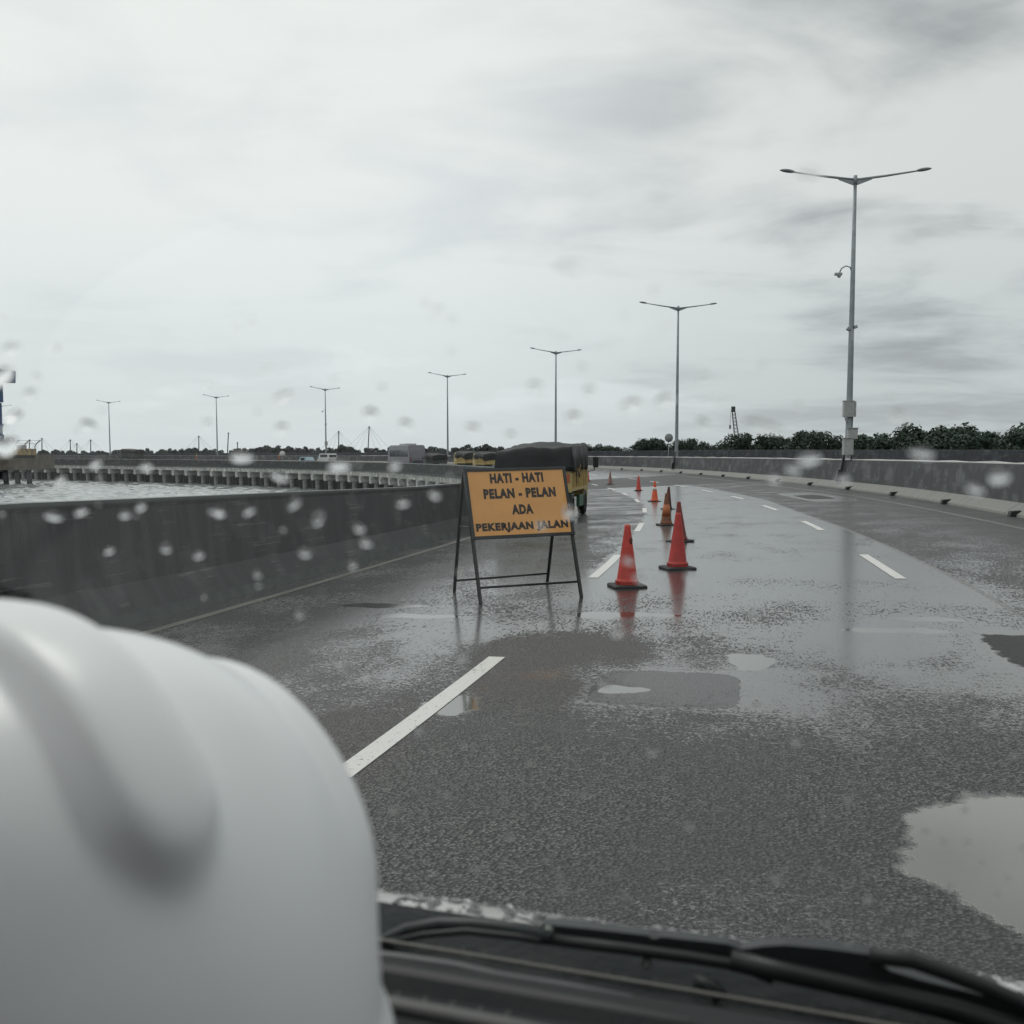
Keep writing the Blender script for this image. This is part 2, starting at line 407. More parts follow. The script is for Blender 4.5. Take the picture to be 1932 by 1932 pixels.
    rgh = g.m('ADD', g.m('MAXIMUM', rgh, .03), g.m('MULTIPLY', g.m('SUBTRACT', 1.0, pud), .11))
    g.put(b.inputs['Roughness'], rgh)
    b.inputs['Specular IOR Level'].default_value = .5; g.put(b.inputs['IOR'], g.m('ADD', 1.45, g.m('MULTIPLY', water, .9)))
    hgt = g.m('ADD', g.m('MULTIPLY', g.m('SUBTRACT', 1.0, vo.outputs['Distance']), .55), g.m('ADD', g.m('MULTIPLY', agg, .35), g.m('MULTIPLY', agg2, .6)))
    hgt = g.m('MULTIPLY', hgt, g.m('SUBTRACT', 1.0, g.m('MULTIPLY', water, .985)))
    rip = g.noise(g.vec(u, v, 4.0), 14, 2, .5)
    hgt = g.m('ADD', hgt, g.m('MULTIPLY', g.m('MULTIPLY', rip, g.m('SUBTRACT', 1.0, pud)), .03))
    g.put(b.inputs['Normal'], g.bump(hgt, .8, .014))
    return m

def paint_material(name, col, wear=.42):
    m = bpy.data.materials.new(name); m.use_nodes = True
    g = G(m.node_tree); b = g.N['Principled BSDF']; tc = g.n('ShaderNodeTexCoord'); ob = tc.outputs['Object']
    a = g.noise(ob, 30, 5, .65); c = g.noise(ob, 1.3, 4, .6); k = g.noise(ob, 160, 2, .5)
    t = g.m('ADD', a, g.m('MULTIPLY', g.m('SUBTRACT', c, .5), .5))
    worn = g.ss(t, wear, wear-.08)
    colr = g.mix(g.ss(k, .35, .6), [x*.86 for x in col], col)
    g.put(b.inputs['Base Color'], g.mix(worn, colr, (.07, .07, .068)))
    b.inputs['Roughness'].default_value = .38
    g.put(b.inputs['Normal'], g.bump(k, .3, .004))
    return m

def wall_material(name, body, toe, toe_h, dark, joint=6.0, lip_h=9.0):
    """cast concrete: uv = (arc length, height); rain streaks, joints, a paler toe"""
    m = bpy.data.materials.new(name); m.use_nodes = True
    g = G(m.node_tree); b = g.N['Principled BSDF']
    uvn = g.n('ShaderNodeUVMap'); uvn.uv_map = 'UVMap'; u, v, _ = g.sep(uvn.outputs[0])
    streak = g.noise(g.vec(g.m('MULTIPLY', u, 3.0), g.m('MULTIPLY', v, .35), 0), 1.0, 6, .65)
    blot = g.noise(g.vec(g.m('MULTIPLY', u, .7), v, 2.0), 1.6, 6, .62, .3)
    fine = g.noise(g.vec(u, v, 5.0), 26, 4, .6)
    scr = g.noise(g.vec(g.m('MULTIPLY', u, .7), g.m('MULTIPLY', v, 30.0), 8.0), 1.3, 3, .5)
    c = g.mix(g.ss(streak, .42, .60), dark, body)
    c = g.mix(g.m('MULTIPLY', g.ss(blot, .48, .66), .7), c, [x*1.8 for x in body])
    scm = g.m('MULTIPLY', g.ss(scr, .58, .66), g.ss(blot, .46, .58))
    c = g.mix(g.m('MULTIPLY', scm, .38), c, (.22, .22, .21))
    toem = g.ss(v, toe_h+.015, toe_h-.015)
    tn = g.mix(g.ss(fine, .3, .7), [x*.75 for x in toe], toe)
    tn = g.mix(g.m('MULTIPLY', g.ss(streak, .55, .72), .5), tn, [x*.5 for x in toe])
    c = g.mix(toem, c, tn)
    fr = g.m('FRACT', g.m('DIVIDE', u, joint)); jl = g.m('LESS_THAN', fr, .005)
    c = g.mix(g.m('MULTIPLY', jl, .45), c, (.02, .02, .02))
    g.put(b.inputs['Base Color'], c)
    lip = g.ss(v, lip_h-.04, lip_h)  # skylight on the top face put into the colour as a paler band
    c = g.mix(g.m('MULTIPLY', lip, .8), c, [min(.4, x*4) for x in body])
    g.put(b.inputs['Base Color'], c); b.inputs['Specular IOR Level'].default_value = .2
    g.put(b.inputs['Roughness'], g.ss(streak, .3, .7, .42, .72))
    g.put(b.inputs['Normal'], g.bump(g.m('ADD', fine, g.m('MULTIPLY', streak, .6)), .35, .02))
    return m

def water_material():
    m = bpy.data.materials.new('sea_water'); m.use_nodes = True
    g = G(m.node_tree); b = g.N['Principled BSDF']; tc = g.n('ShaderNodeTexCoord'); ob = tc.outputs['Object']
    a = g.noise(g.scale(ob, (1, .8, 1)), 2.6, 4, .6, .6); c = g.noise(ob, .32, 3, .55, .3)
    b.inputs['Base Color'].default_value = (.20, .225, .22, 1); b.inputs['Roughness'].default_value = .08
    b.inputs['IOR'].default_value = 1.333
    g.put(b.inputs['Normal'], g.bump(g.m('ADD', a, g.m('MULTIPLY', c, .6)), .25, .05))
    return m

def leaf_material(name, col):
    m = bpy.data.materials.new(name); m.use_nodes = True
    g = G(m.node_tree); b = g.N['Principled BSDF']; tc = g.n('ShaderNodeTexCoord')
    a = g.noise(tc.outputs['Object'], 1.1, 3, .6); inf = g.n('ShaderNodeObjectInfo')
    c = g.mix(g.ss(a, .35, .65), [x*.6 for x in col], [x*1.4 for x in col])
    c = g.mix(g.m('MULTIPLY', inf.outputs['Random'], .4), c, [col[0]*1.1, col[1]*.9, col[2]*.9])
    g.put(b.inputs['Base Color'], c); b.inputs['Roughness'].default_value = .6
    b.inputs['Specular IOR Level'].default_value = .25
    return m

def glass_pane_material(name, tint=(.895, .928, .918), refl=.5):
    """a thin clear sheet: light passes straight, with Fresnel reflection on top"""
    m = bpy.data.materials.new(name); m.use_nodes = True
    g = G(m.node_tree); g.N.clear()
    out = g.n('ShaderNodeOutputMaterial'); tr = g.n('ShaderNodeBsdfTransparent'); tr.inputs[0].default_value = (*tint, 1)
    gl = g.n('ShaderNodeBsdfGlossy'); gl.inputs['Roughness'].default_value = .02; gl.inputs['Color'].default_value = (1, 1, 1, 1)
    ge = g.n('ShaderNodeNewGeometry'); dt = g.n('ShaderNodeVectorMath', operation='DOT_PRODUCT')
    g.L.new(ge.outputs['Incoming'], dt.inputs[0]); g.L.new(ge.outputs['Normal'], dt.inputs[1])
    k = g.m('POWER', g.m('SUBTRACT', 1.0, g.m('ABSOLUTE', dt.outputs['Value'])), 5.0)
    mx = g.n('ShaderNodeMixShader'); g.L.new(g.m('MULTIPLY', g.m('ADD', g.m('MULTIPLY', k, .93), .07), refl), mx.inputs[0])
    g.L.new(tr.outputs[0], mx.inputs[1]); g.L.new(gl.outputs[0], mx.inputs[2]); g.L.new(mx.outputs[0], out.inputs[0])
    return m

def drop_material():
    m = bpy.data.materials.new('rain_water'); m.use_nodes = True
    g = G(m.node_tree); b = g.N['Principled BSDF']
    b.inputs['Base Color'].default_value = (1, 1, 1, 1); b.inputs['Roughness'].default_value = 0.0
    b.inputs['IOR'].default_value = 1.33; b.inputs['Transmission Weight'].default_value = 1.0
    return m

M_ = {}
M_['road'] = asphalt_material()
M_['white_line'] = paint_material('white_road_paint', (.70, .69, .66), .36)
M_['worn_line'] = paint_material('worn_road_paint', (.17, .165, .14), .5)
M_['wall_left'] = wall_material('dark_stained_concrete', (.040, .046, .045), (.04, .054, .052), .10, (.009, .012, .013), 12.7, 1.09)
M_['wall_mid'] = wall_material('streaked_barrier_concrete', (.082, .086, .087), (.27, .268, .25), .30, (.036, .039, .042), 13.1)
M_['wall_far'] = wall_material('dark_barrier_concrete', (.028, .032, .038), (.03, .035, .04), .02, (.017, .020, .025), 9.0)  # the outer parapet's own dark blue-grey
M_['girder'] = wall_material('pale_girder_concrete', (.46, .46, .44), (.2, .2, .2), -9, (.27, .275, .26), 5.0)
M_['concrete'] = mat('weathered_concrete', (.44, .445, .43), .7, var=.3, scale=2.5, bump=.3)
M_['dark_concrete'] = mat('underdeck_shade_concrete', (.045, .05, .052), .6, var=.3, scale=2.5)  # shade below the decks put into the colour
M_['galv'] = mat('galvanised_steel', (.26, .285, .295), .42, metal=.35, var=.15, scale=3)
M_['box_grey'] = mat('grey_box_paint', (.36, .37, .36), .45, var=.12, scale=5, dirt=((.18, .18, .17), 5, .58))
M_['black'] = mat('black_painted_steel', (.018, .021, .021), .4, var=.2, scale=12)
M_['rubber'] = mat('black_rubber', (.016, .016, .017), .65, var=.25, scale=20, bump=.2)
M_['sea'] = water_material()
M_['land'] = mat('muddy_shore', (.07, .075, .05), .9, var=.3, scale=.3)
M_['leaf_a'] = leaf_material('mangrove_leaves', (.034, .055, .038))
M_['leaf_b'] = leaf_material('far_mangrove_leaves', (.048, .062, .056))  # paler than the nearer leaves: haze put into the colour
M_['bark'] = mat('tree_bark', (.06, .05, .04), .9, var=.3)
M_['pane'] = glass_pane_material('windscreen_glass')
M_['drop'] = drop_material()

# ------------------------------------------------------------------ setting: sea, land, road
SEA_Z = -4.5
def sea_mesh():
    """open water: real waves where it is seen, a flat sheet out to the horizon"""
    rw = random.Random(2); comp = []
    for _ in range(22):
        lam = rw.uniform(.9, 4.5); a = rw.gauss(1.1, .9); comp.append((2*math.pi/lam*math.cos(a), 2*math.pi/lam*math.sin(a), rw.uniform(0, 6.28), lam*.0095))
    xs = np.arange(-190, 14.1, .55); ys = np.concatenate([np.arange(8, 90, .42), np.arange(90, 262, .6)])
    X, Y = np.meshgrid(xs, ys); Z = np.zeros_like(X)
    for kx, ky, ph, am in comp: Z += am*np.sin(kx*X+ky*Y+ph)
    Z = SEA_Z+Z*1.0
    nx, ny = len(xs), len(ys)
    me = bpy.data.meshes.new('sea')
    V = np.stack([X, Y, Z], -1).reshape(-1, 3); idx = np.arange(nx*ny).reshape(ny, nx)
    Fc = np.stack([idx[:-1, :-1], idx[:-1, 1:], idx[1:, 1:], idx[1:, :-1]], -1).reshape(-1, 4)
    x0, x1, y0, y1 = xs[0], xs[-1], ys[0], ys[-1]; q = 7000.0; zz = SEA_Z
    out = np.array([(-q, -q, zz), (q, -q, zz), (q, q, zz), (-q, q, zz), (x0, y0, zz), (x1, y0, zz), (x1, y1, zz), (x0, y1, zz)])
    n0 = len(V); V = np.concatenate([V, out])
    F2 = [(n0, n0+1, n0+5, n0+4), (n0+1, n0+2, n0+6, n0+5), (n0+2, n0+3, n0+7, n0+6), (n0+3, n0, n0+4, n0+7)]
    me.from_pydata(V.tolist(), [], Fc.tolist()+F2); me.polygons.foreach_set('use_smooth', [True]*(len(Fc)+4)); me.update()
    return me
tag(link('sea', sea_mesh(), M_['sea']), kind='structure')

tree_line = [(1932, 100), (1850, 108), (1750, 116), (1600, 140), (1350, 187), (1150, 245), (980, 300), (850, 335), (600, 370), (450, 430), (270, 500), (60, 590), (-120, 650)]
def tree_d(px): return float(np.interp(px, [p for p, _ in tree_line][::-1], [d for _, d in tree_line][::-1]))
near_e = []; far_e = []
for px in range(2500, -400, -60):
    d = tree_d(px); a = (px-966)/F
    near_e.append((a*(d-9), d-9)); far_e.append((a*(d+60+d*.25), d+60+d*.25))
mb = MB(); vs = []
for (a, b_), (c, d) in zip(near_e, far_e): vs += [(a, b_, -4.6), (a*1.03, b_*1.03, -3.2), (c*.95, d*.95, -3.0), (c, d, -4.6)]
fs = []
for i in range(len(near_e)-1):
    for k in range(3): fs.append((i*4+k, i*4+k+1, i*4+k+5, i*4+k+4))
mb.add(vs, fs, True); tag(mb.build('shore_land', M_['land']), kind='structure')

sv = srange(-60, 60, .5)+srange(61, 440, 1.5)
offs = [13.9, 12.0, 10, 8, 6, 4, 2, .3, -.3, -2, -5, -9, -13.2]
mb = MB(); vs = []; uvs = []
for s in sv:
    for o in offs: vs.append(road_pt(s, o)); uvs.append((o, s))
n = len(offs)
mb.add(vs, [(i*n+k, i*n+k+1, (i+1)*n+k+1, (i+1)*n+k) for i in range(len(sv)-1) for k in range(n-1)], True, 0, uvs)
tag(mb.build('road', M_['road']), kind='structure')

def strip(mb, s0, s1, o0, width, step=.5, slant=0.0):
    ss_ = srange(s0, s1, step)
    f0 = o0 if callable(o0) else (lambda s: o0)
    vs = []
    for i, s in enumerate(ss_):
        vs += [road_pt(s, f0(s)-width/2, .004), road_pt(s, f0(s)+width/2, .004)]
    mb.add(vs, [(2*i, 2*i+1, 2*i+3, 2*i+2) for i in range(len(ss_)-1)])
mb = MB()
offL = lambda s: float(np.interp(s, [3, 14, 40, 56], [9.56, 9.60, 10.22, 10.15]))
offR = lambda s: float(np.interp(s, [12, 22, 34, 42], [5.68, 5.88, 6.2, 6.27]))
for k in range(0, 12):
    strip(mb, 2.72+9.1*k, 2.72+9.1*k+3.38, offL, .135); strip(mb, 12.08+9.02*k, 12.08+9.02*k+3.35, offR, .14)
tag(mb.build('lane_markings', M_['white_line']), kind='structure')
mb = MB()
strip(mb, -40, 330, 13.1, .12, 1.0)
strip(mb, -40, 330, lambda s: float(np.interp(s, [21, 33, 52], [1.85, 2.08, 2.39])), .13, 1.0)
strip(mb, -40, 330, -2.2, .13, 1.0)
tag(mb.build('edge_lines', M_['worn_line']), kind='structure')

# ------------------------------------------------------------------ barriers and bridge
hf = lambda s: 1.0+.13*min(1, max(0, (18-s)/12))
prof = [(13.52, -.02), (13.58, .10), (13.74, .34), (13.82, 1.02), (13.80, 1.10), (14.06, 1.10), (14.12, 1.02), (14.14, -.12), (13.52, -.12)]
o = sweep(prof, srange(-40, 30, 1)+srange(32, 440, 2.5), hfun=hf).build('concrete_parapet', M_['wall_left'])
tag(o, 'dark stained concrete parapet wall along the left edge of the road, above the water', 'wall')
prof = [(.86, -.02), (.84, .06), (.50, .30), (.36, 1.22), (-.36, 1.22), (-.50, .30), (-.84, .06), (-.86, -.02)]
o = sweep(prof, srange(-40, 120, 1)+srange(122, 440, 2.5)).build('median_barrier', M_['wall_mid'])
tag(o, 'grey concrete median barrier with a whitish sloped toe, right of the lanes', 'barrier')
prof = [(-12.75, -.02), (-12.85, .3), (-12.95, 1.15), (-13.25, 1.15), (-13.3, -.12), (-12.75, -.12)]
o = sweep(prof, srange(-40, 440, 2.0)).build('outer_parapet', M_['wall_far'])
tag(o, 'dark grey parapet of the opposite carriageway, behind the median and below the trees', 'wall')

bx, by, bz = road_pt(120, 7)
bridge = tag(empty('causeway_bridge', (bx, by, SEA_Z)), 'long curved concrete causeway on rows of round piles over the water', 'bridge')
prof = [(13.9, -.02), (14.3, -.34), (14.34, -.62), (13.7, -.75), (-13.4, -.75), (-13.45, -.3), (-13.2, -.02)]
prof = [(14.36, -.13), (14.36, -.30), (-13.5, -.30), (-13.5, -.13)]
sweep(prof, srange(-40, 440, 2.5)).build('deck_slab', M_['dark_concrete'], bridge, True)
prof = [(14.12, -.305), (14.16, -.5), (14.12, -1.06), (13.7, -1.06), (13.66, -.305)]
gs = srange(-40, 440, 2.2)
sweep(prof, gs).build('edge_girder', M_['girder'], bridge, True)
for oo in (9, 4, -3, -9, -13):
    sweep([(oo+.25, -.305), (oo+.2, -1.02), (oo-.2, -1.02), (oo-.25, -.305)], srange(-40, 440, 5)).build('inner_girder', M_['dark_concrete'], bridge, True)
capm = colm = None
for k in range(0, 70):
    s = 2+5.0*k
    hd = heading(s); b_ = bank(s)
    p = road_pt(s, .5, 0)
    if capm is None:
        m1 = MB()
        m1.box((0, 0, 0), (27.9, .80, 1.05), bev=.05); capm = m1.mesh('pier_cap'); capm.materials.append(M_['concrete'])
        m2 = MB(); m2.lathe([(.42, 0), (.42, -5.0)], 14); colm = m2.mesh('pile'); colm.materials.append(mat('stained_pile_concrete', (.20, .205, .20), .7, var=.3, scale=1.5))
        m2 = MB()
        for xo in (-9, -5.4, -1.8, 1.8, 5.4, 9, 12.9): m2.lathe([(.5, 0), (.5, -5.0)], 12, c=(xo, 0, 0))
        m2.box((0.5, 0, -.9), (24, .3, 1.8)); rowm = m2.mesh('pile_row'); rowm.materials.append(M_['dark_concrete'])  # rear piles coloured dark and cross wall added to imitate shade under the deck
    c = bpy.data.objects.new('pier', capm); COL.objects.link(c); c.parent = bridge
    tilt = -math.atan(b_)
    loc = Vector((p[0], p[1], p[2]-1.07-.525))-bridge.location
    c.location = loc; c.rotation_euler = (0, tilt, hd)
    d = bpy.data.objects.new('pile', colm); COL.objects.link(d); d.parent = c; d.location = (-12.9, 0, -.5)
    d = bpy.data.objects.new('pile_row', rowm); COL.objects.link(d); d.parent = c; d.location = (0, 0, -.5)

# ------------------------------------------------------------------ street lamps
def lamp_meshes():
    H = 12.78
    p = MB(); p.tube([(0, 0, 0), (0, 0, .02), (0, 0, 4), (0, 0, 8), (0, 0, H)], [.165, .165, .135, .11, .075], 12)
    p.box((0, 0, .03), (.5, .5, .06), bev=.01)
    for z in (3.2, 5.3, 6.9, 8.4): p.tube([(0, 0, z-.02), (0, 0, z+.02)], .15-.0068*z+.006, 12)
    br = MB(); br.tube([(0, 0, H-.28), (0, 0, H+.12)], .09, 10)
    br.prism([(-.75, .06), (0, -.22), (.75, .06), (.75, .13), (0, .02), (-.75, .13)], (0, -.03, H-.12), (1, 0, 0), (0, 0, 1), (0, .06, 0))
    arm = MB(); arm.tube([(.06, 0, H-.06), (1.4, 0, H+.10), (2.72, 0, H+.29)], [.06, .05, .035], 8)
    hd = MB()
    rot = Matrix.Rotation(-R(8), 3, 'Y')
    prof = [(0, 0.0), (.06, .06), (.16, .10), (.30, .125), (.48, .12), (.62, .09), (.72, .04), (.74, .0)]
    nn = 12; vs = []
    for x, w in prof:
        for k in range(nn):
            a = 2*math.pi*k/nn; vs.append(rot@Vector((x, w*1.15*math.cos(a), w*(.75 if math.sin(a) > 0 else .45)*math.sin(a)))+Vector((2.68, 0, H+.29)))
    hd.add(vs, [(i*nn+k, i*nn+(k+1) % nn, (i+1)*nn+(k+1) % nn, (i+1)*nn+k) for i in range(len(prof)-1) for k in range(nn)], True)
    return p.mesh('pole'), br.mesh('bracket'), arm.mesh('arm'), hd.mesh('lamp_head')
LP = lamp_meshes()
for me, mm in zip(LP, ('galv', 'galv', 'galv', 'box_grey')): me.materials.append(M_[mm])
lamp_head_dark = mat('lamp_head_grey', (.20, .21, .22), .5)
LP[3].materials[0] = lamp_head_dark
lamp_root = empty('street_lamp')
link('pole', LP[0], None, lamp_root); link('bracket', LP[1], None, lamp_root)
for sgn in (0, math.pi):
    a = link('arm', LP[2], None, lamp_root); a.rotation_euler = (0, 0, sgn)
    h = link('lamp_head', LP[3], None, a)
lamp_s = [48.4, 89.5, 128.9, 170.1, 212.8, 252.3, 292.2, 332.6]
lamp_lab = ['tall twin-arm street lamp with two grey control boxes, nearest, on the right',
            'second twin-arm street lamp from the right, left of the crane on the median',
            'third twin-arm street lamp from the right, rising behind the tarped truck',
            'twin-arm street lamp on the far curve, just right of the bus',
            'far twin-arm street lamp with a box and camera, standing left of the bus',
            'twin-arm lamp on the far curve beside the bare leaning mast',
            'leftmost whole twin-arm lamp on the far curve, above the dark green lorry',
            'farthest street lamp, half hidden behind the blue gantry at the left edge']
lamp_objs = []
for i, s in enumerate(lamp_s):
    o = lamp_root if i == 0 else copy_tree(lamp_root)
    o.location = road_pt(s, 0, 1.22); o.rotation_euler = (0, 0, heading(s))
    tag(o, lamp_lab[i], 'street lamp', 'twin-arm street lamps along the median'); lamp_objs.append(o)
def dress_lamp(root):
    b1 = MB(); b1.box((-.12, -.24, 2.35), (.46, .28, .72), bev=.015); b1.box((.17, -.2, 2.35), (.12, .2, .7), bev=.01)
    b1.box((-.12, -.24, 2.72), (.50, .32, .03)); b1.tube([(-.25, -.2, 1.99), (-.22, -.2, 1.85), (-.12, -.16, 1.72)], .025, 8); b1.build('control_box', M_['box_grey'], root)
    b2 = MB(); b2.box((.08, -.26, 1.22), (.44, .3, .48), bev=.015); b2.box((.08, -.27, 1.48), (.52, .38, .03)); b2.build('control_box', M_['box_grey'], root)
    ca = MB(); ca.tube([(-.05, 0, 8.55), (-.12, 0, 8.8), (-.32, 0, 8.87), (-.52, 0, 8.76), (-.6, 0, 8.58)], .03, 8)
    arm = ca.build('camera_arm', M_['galv'], root)
    cm = MB(); cm.box((-.66, 0, 8.5), (.34, .2, .12), bev=.03); cm.ellipsoid((-.62, 0, 8.42), (.09, .09, .09)); cm.build('camera', M_['box_grey'], arm)
    fl = MB(); fl.box((-.16, -.05, 6.0), (.16, .2, .12), rot=Matrix.Rotation(R(25), 3, 'Y'), bev=.02); fl.box((.16, -.05, 6.1), (.16, .2, .14), rot=Matrix.Rotation(R(-20), 3, 'Y'), bev=.02)
    fl.tube([(-.15, 0, 6.1), (.15, 0, 6.15)], .03, 8); fl.build('floodlight', M_['galv'], root)
    ic = MB(); ic.tube([(.13, -.11, .1), (.13, -.11, 2.0)], .022, 8); ic.build('conduit', M_['galv'], root)
dress_lamp(lamp_objs[0]); dress_lamp(lamp_objs[4])

# cabinet and pipes on the median
def cabinet():
    s, o = 47.2, .05
    p = road_pt(s, .12, 1.22); root = tag(empty('utility_cabinet', p, heading(s)), 'grey metal utility cabinet on legs, left of the nearest lamp pole on the barrier', 'cabinet')
    p_ = MB(); p_.box((-.25, 0, .62), (.42, .36, .74), bev=.015); p_.build('housing', M_['box_grey'], root)
    p_ = MB(); p_.box((-.25, 0, 1.01), (.5, .44, .03), bev=.005); p_.build('roof', M_['box_grey'], root)
    for x in (-.42, -.08): q_ = MB(); q_.tube([(x, 0, 0), (x, 0, .26)], .03, 8); q_.build('leg', M_['black'], root)
cabinet()
def riser(s, lab):
    p = road_pt(s, .60, 0); root = tag(empty('cable_riser', p, heading(s)), lab, 'cable duct', 'cable ducts up the median barrier')
    d = MB(); d.tube([(.08, 0, .30), (.02, 0, .32), (.16, 0, 1.25), (.22, 0, 1.75)], .06, 8); d.build('duct', M_['black'], root)
    d = MB(); d.box((-.06, 0, .55), (.12, .24, .55), rot=Matrix.Rotation(R(8), 3, 'Y'), bev=.01); d.build('junction_box', M_['black'], root)
riser(47.6, 'black cable duct running up the barrier below the nearest lamp')
riser(88.4, 'small black cable duct on the barrier at the second lamp')
ci = 0
for off, r in ((.22, .03), (.12, .025)):
    pts = []
    for s in srange(-10, 200, 2.0): pts.append(road_pt(s, off+.05*math.sin(s*.9+off*30)+.03*math.sin(s*2.3), 1.225+r+(.02+.02*math.sin(s*1.7+ci) if ci else 0)))
    c = MB(); c.tube(pts, r, 6)
    tag(c.build('conduit_pipe', mat('pale_pvc', (.5, .5, .48), .5)), ['thicker pale plastic pipe lying along the top of the median barrier', 'thinner pale cable snaking beside the pipe on the median barrier'][ci], 'pipe'); ci += 1

# drain blocks at the toe
dm = MB()
dm.prism([(-.16, 0), (.12, 0), (.08, .13), (-.16, .15)], (0, -.12, 0), (1, 0, 0), (0, 0, 1), (0, .24, 0))
dme = dm.mesh('drain_block'); dme.materials.append(M_['rubber'])
for k in range(13):
    s = 25.42+6.58*k
    d = bpy.data.objects.new('drain_block', dme); COL.objects.link(d); d.location = road_pt(s, .88, .0); d.rotation_euler = (0, 0, heading(s)+math.pi)
    tag(d, 'small black block at the foot of the median barrier, one of an evenly spaced row', 'drain block', 'black blocks along the foot of the median barrier')

# ------------------------------------------------------------------ warning sign
def warning_sign():
    P = [on_road(*p)[2] for p in ((907, 1140), (1097, 1127), (857, 1117), (1032, 1102))]
    lf, rf, lr, rr = P
    root = tag(empty('warning_sign', (lf+rf+lr+rr)/4), 'orange roadworks warning sign with black capitals on a black folding stand', 'road sign')
    def up_to(a, b_, px, py):       # point above the middle of a and b on the line of sight through px, py
        m = a*.62+b_*.38; y = m.y; return at_depth(px, py, y)
    tl = up_to(lf, lr, 876, 889); trp = up_to(rf, rr, 1061, 884)
    def bar(a, b_, r=.017, name='leg'):
        m = MB(); d = (b_-a); L = d.length; rot = d.to_track_quat('Z', 'Y').to_matrix()
        m.box((a+b_)/2, (2*r, 2*r, L), rot=rot, bev=.003); return m.build(name, M_['black'], root, True)
    bar(lf, tl); bar(rf, trp); bar(lr, tl+Vector((-.012, .05, 0))); bar(rr, trp+Vector((-.03, .05, 0)))
    bl = lf+(tl-lf)*.485; brr = rf+(trp-rf)*.485
    bar(lf+(tl-lf)*.12, rf+(trp-rf)*.12, .013, 'crossbar'); bar(lr+(tl-lr)*.10, rr+(trp-rr)*.10, .013, 'crossbar')
    bar(lr+(tl-lr)*.56, lf+(tl-lf)*.57, .009, 'brace')
    ex = (trp-tl); W = ex.length; ex.normalize()
    eyv = (bl-tl); ey0 = eyv.normalized()
    nrm = ex.cross(ey0).normalized()
    if nrm.y > 0: nrm = -nrm
    Wb = (brr-bl).length
    # panel corners, slightly trapezoid as photographed by the leaning frame
    k = .012
    tl2, tr2, bl2, br2 = tl+nrm*.022, trp+nrm*.022, bl+nrm*.022, brr+nrm*.022
    def quad(u, v, d=0.0): return (tl2*(1-u)+tr2*u)*(1-v)+(bl2*(1-u)+br2*u)*v+nrm*d
    fr = MB()
    def rail(u0, v0, u1, v1): 
        a, b_ = quad(u0, v0), quad(u1, v1); d = b_-a; fr.box((a+b_)/2, (.036, .03, d.length+.036), rot=Matrix((ex.cross(d.normalized()) if False else nrm.cross(d.normalized()), nrm, d.normalized())).transposed(), bev=.003)
    rail(-.005, 0, 1.005, 0); rail(-.005, 1, 1.005, 1); rail(0, .04, 0, .96); rail(1, .04, 1, .96)
    fr.build('frame', M_['black'], root, True)
    pn = MB(); c = [quad(.014, .022, .004), quad(.986, .022, .004), quad(.986, .978, .004), quad(.014, .978, .004)]
    NP = 16
    gv = [quad(.014+.972*i/NP, .022+.956*j/NP, .004) for j in range(NP+1) for i in range(NP+1)]
    pn.add(gv, [(j*(NP+1)+i, j*(NP+1)+i+1, (j+1)*(NP+1)+i+1, (j+1)*(NP+1)+i) for j in range(NP) for i in range(NP)])
    gv = [v-nrm*.008 for v in gv]
    pn.add(gv, [(j*(NP+1)+i, (j+1)*(NP+1)+i, (j+1)*(NP+1)+i+1, j*(NP+1)+i+1) for j in range(NP) for i in range(NP)])
    om = mat('orange_sheeting', (.70, .345, .105), .42, var=.05, scale=3, dirt=((.50, .22, .07), 4, .62))
    panel = pn.build('panel', om, root, True)
    blk = mat('black_vinyl', (.020, .014, .010), .45)
    for txt, u0, u1, vc in (('HATI - HATI', .232, .772, .130), ('PELAN - PELAN', .150, .880, .360), ('ADA', .408, .625, .605), ('PEKERJAAN JALAN', .036, .962, .865)):
        cu = bpy.data.curves.new('t', 'FONT'); cu.body = txt; cu.size = 1.0; cu.offset = .062; cu.resolution_u = 3; cu.space_character = 1.16
        to = bpy.data.objects.new('t', cu); COL.objects.link(to)
        bpy.context.view_layer.update()
        me = bpy.data.meshes.new_from_object(to.evaluated_get(bpy.context.evaluated_depsgraph_get()))
        bpy.data.objects.remove(to); bpy.data.curves.remove(cu)
        xs = [v.co.x for v in me.vertices]; ys = [v.co.y for v in me.vertices]
        x0, x1, y0, y1 = min(xs), max(xs), min(ys), max(ys)
        hh = .148
        for v in me.vertices:
            uu = u0+(u1-u0)*(v.co.x-x0)/(x1-x0); w_ = vc+hh/2-hh*(v.co.y-y0)/(y1-y0)
            v.co = quad(uu, w_, .0065)
        me.name = 'lettering'
        bm = bmesh.new(); bm.from_mesh(me); bmesh.ops.recalc_face_normals(bm, faces=bm.faces[:]); bm.to_mesh(me); bm.free()
        link('lettering', me, blk, panel)
warning_sign()

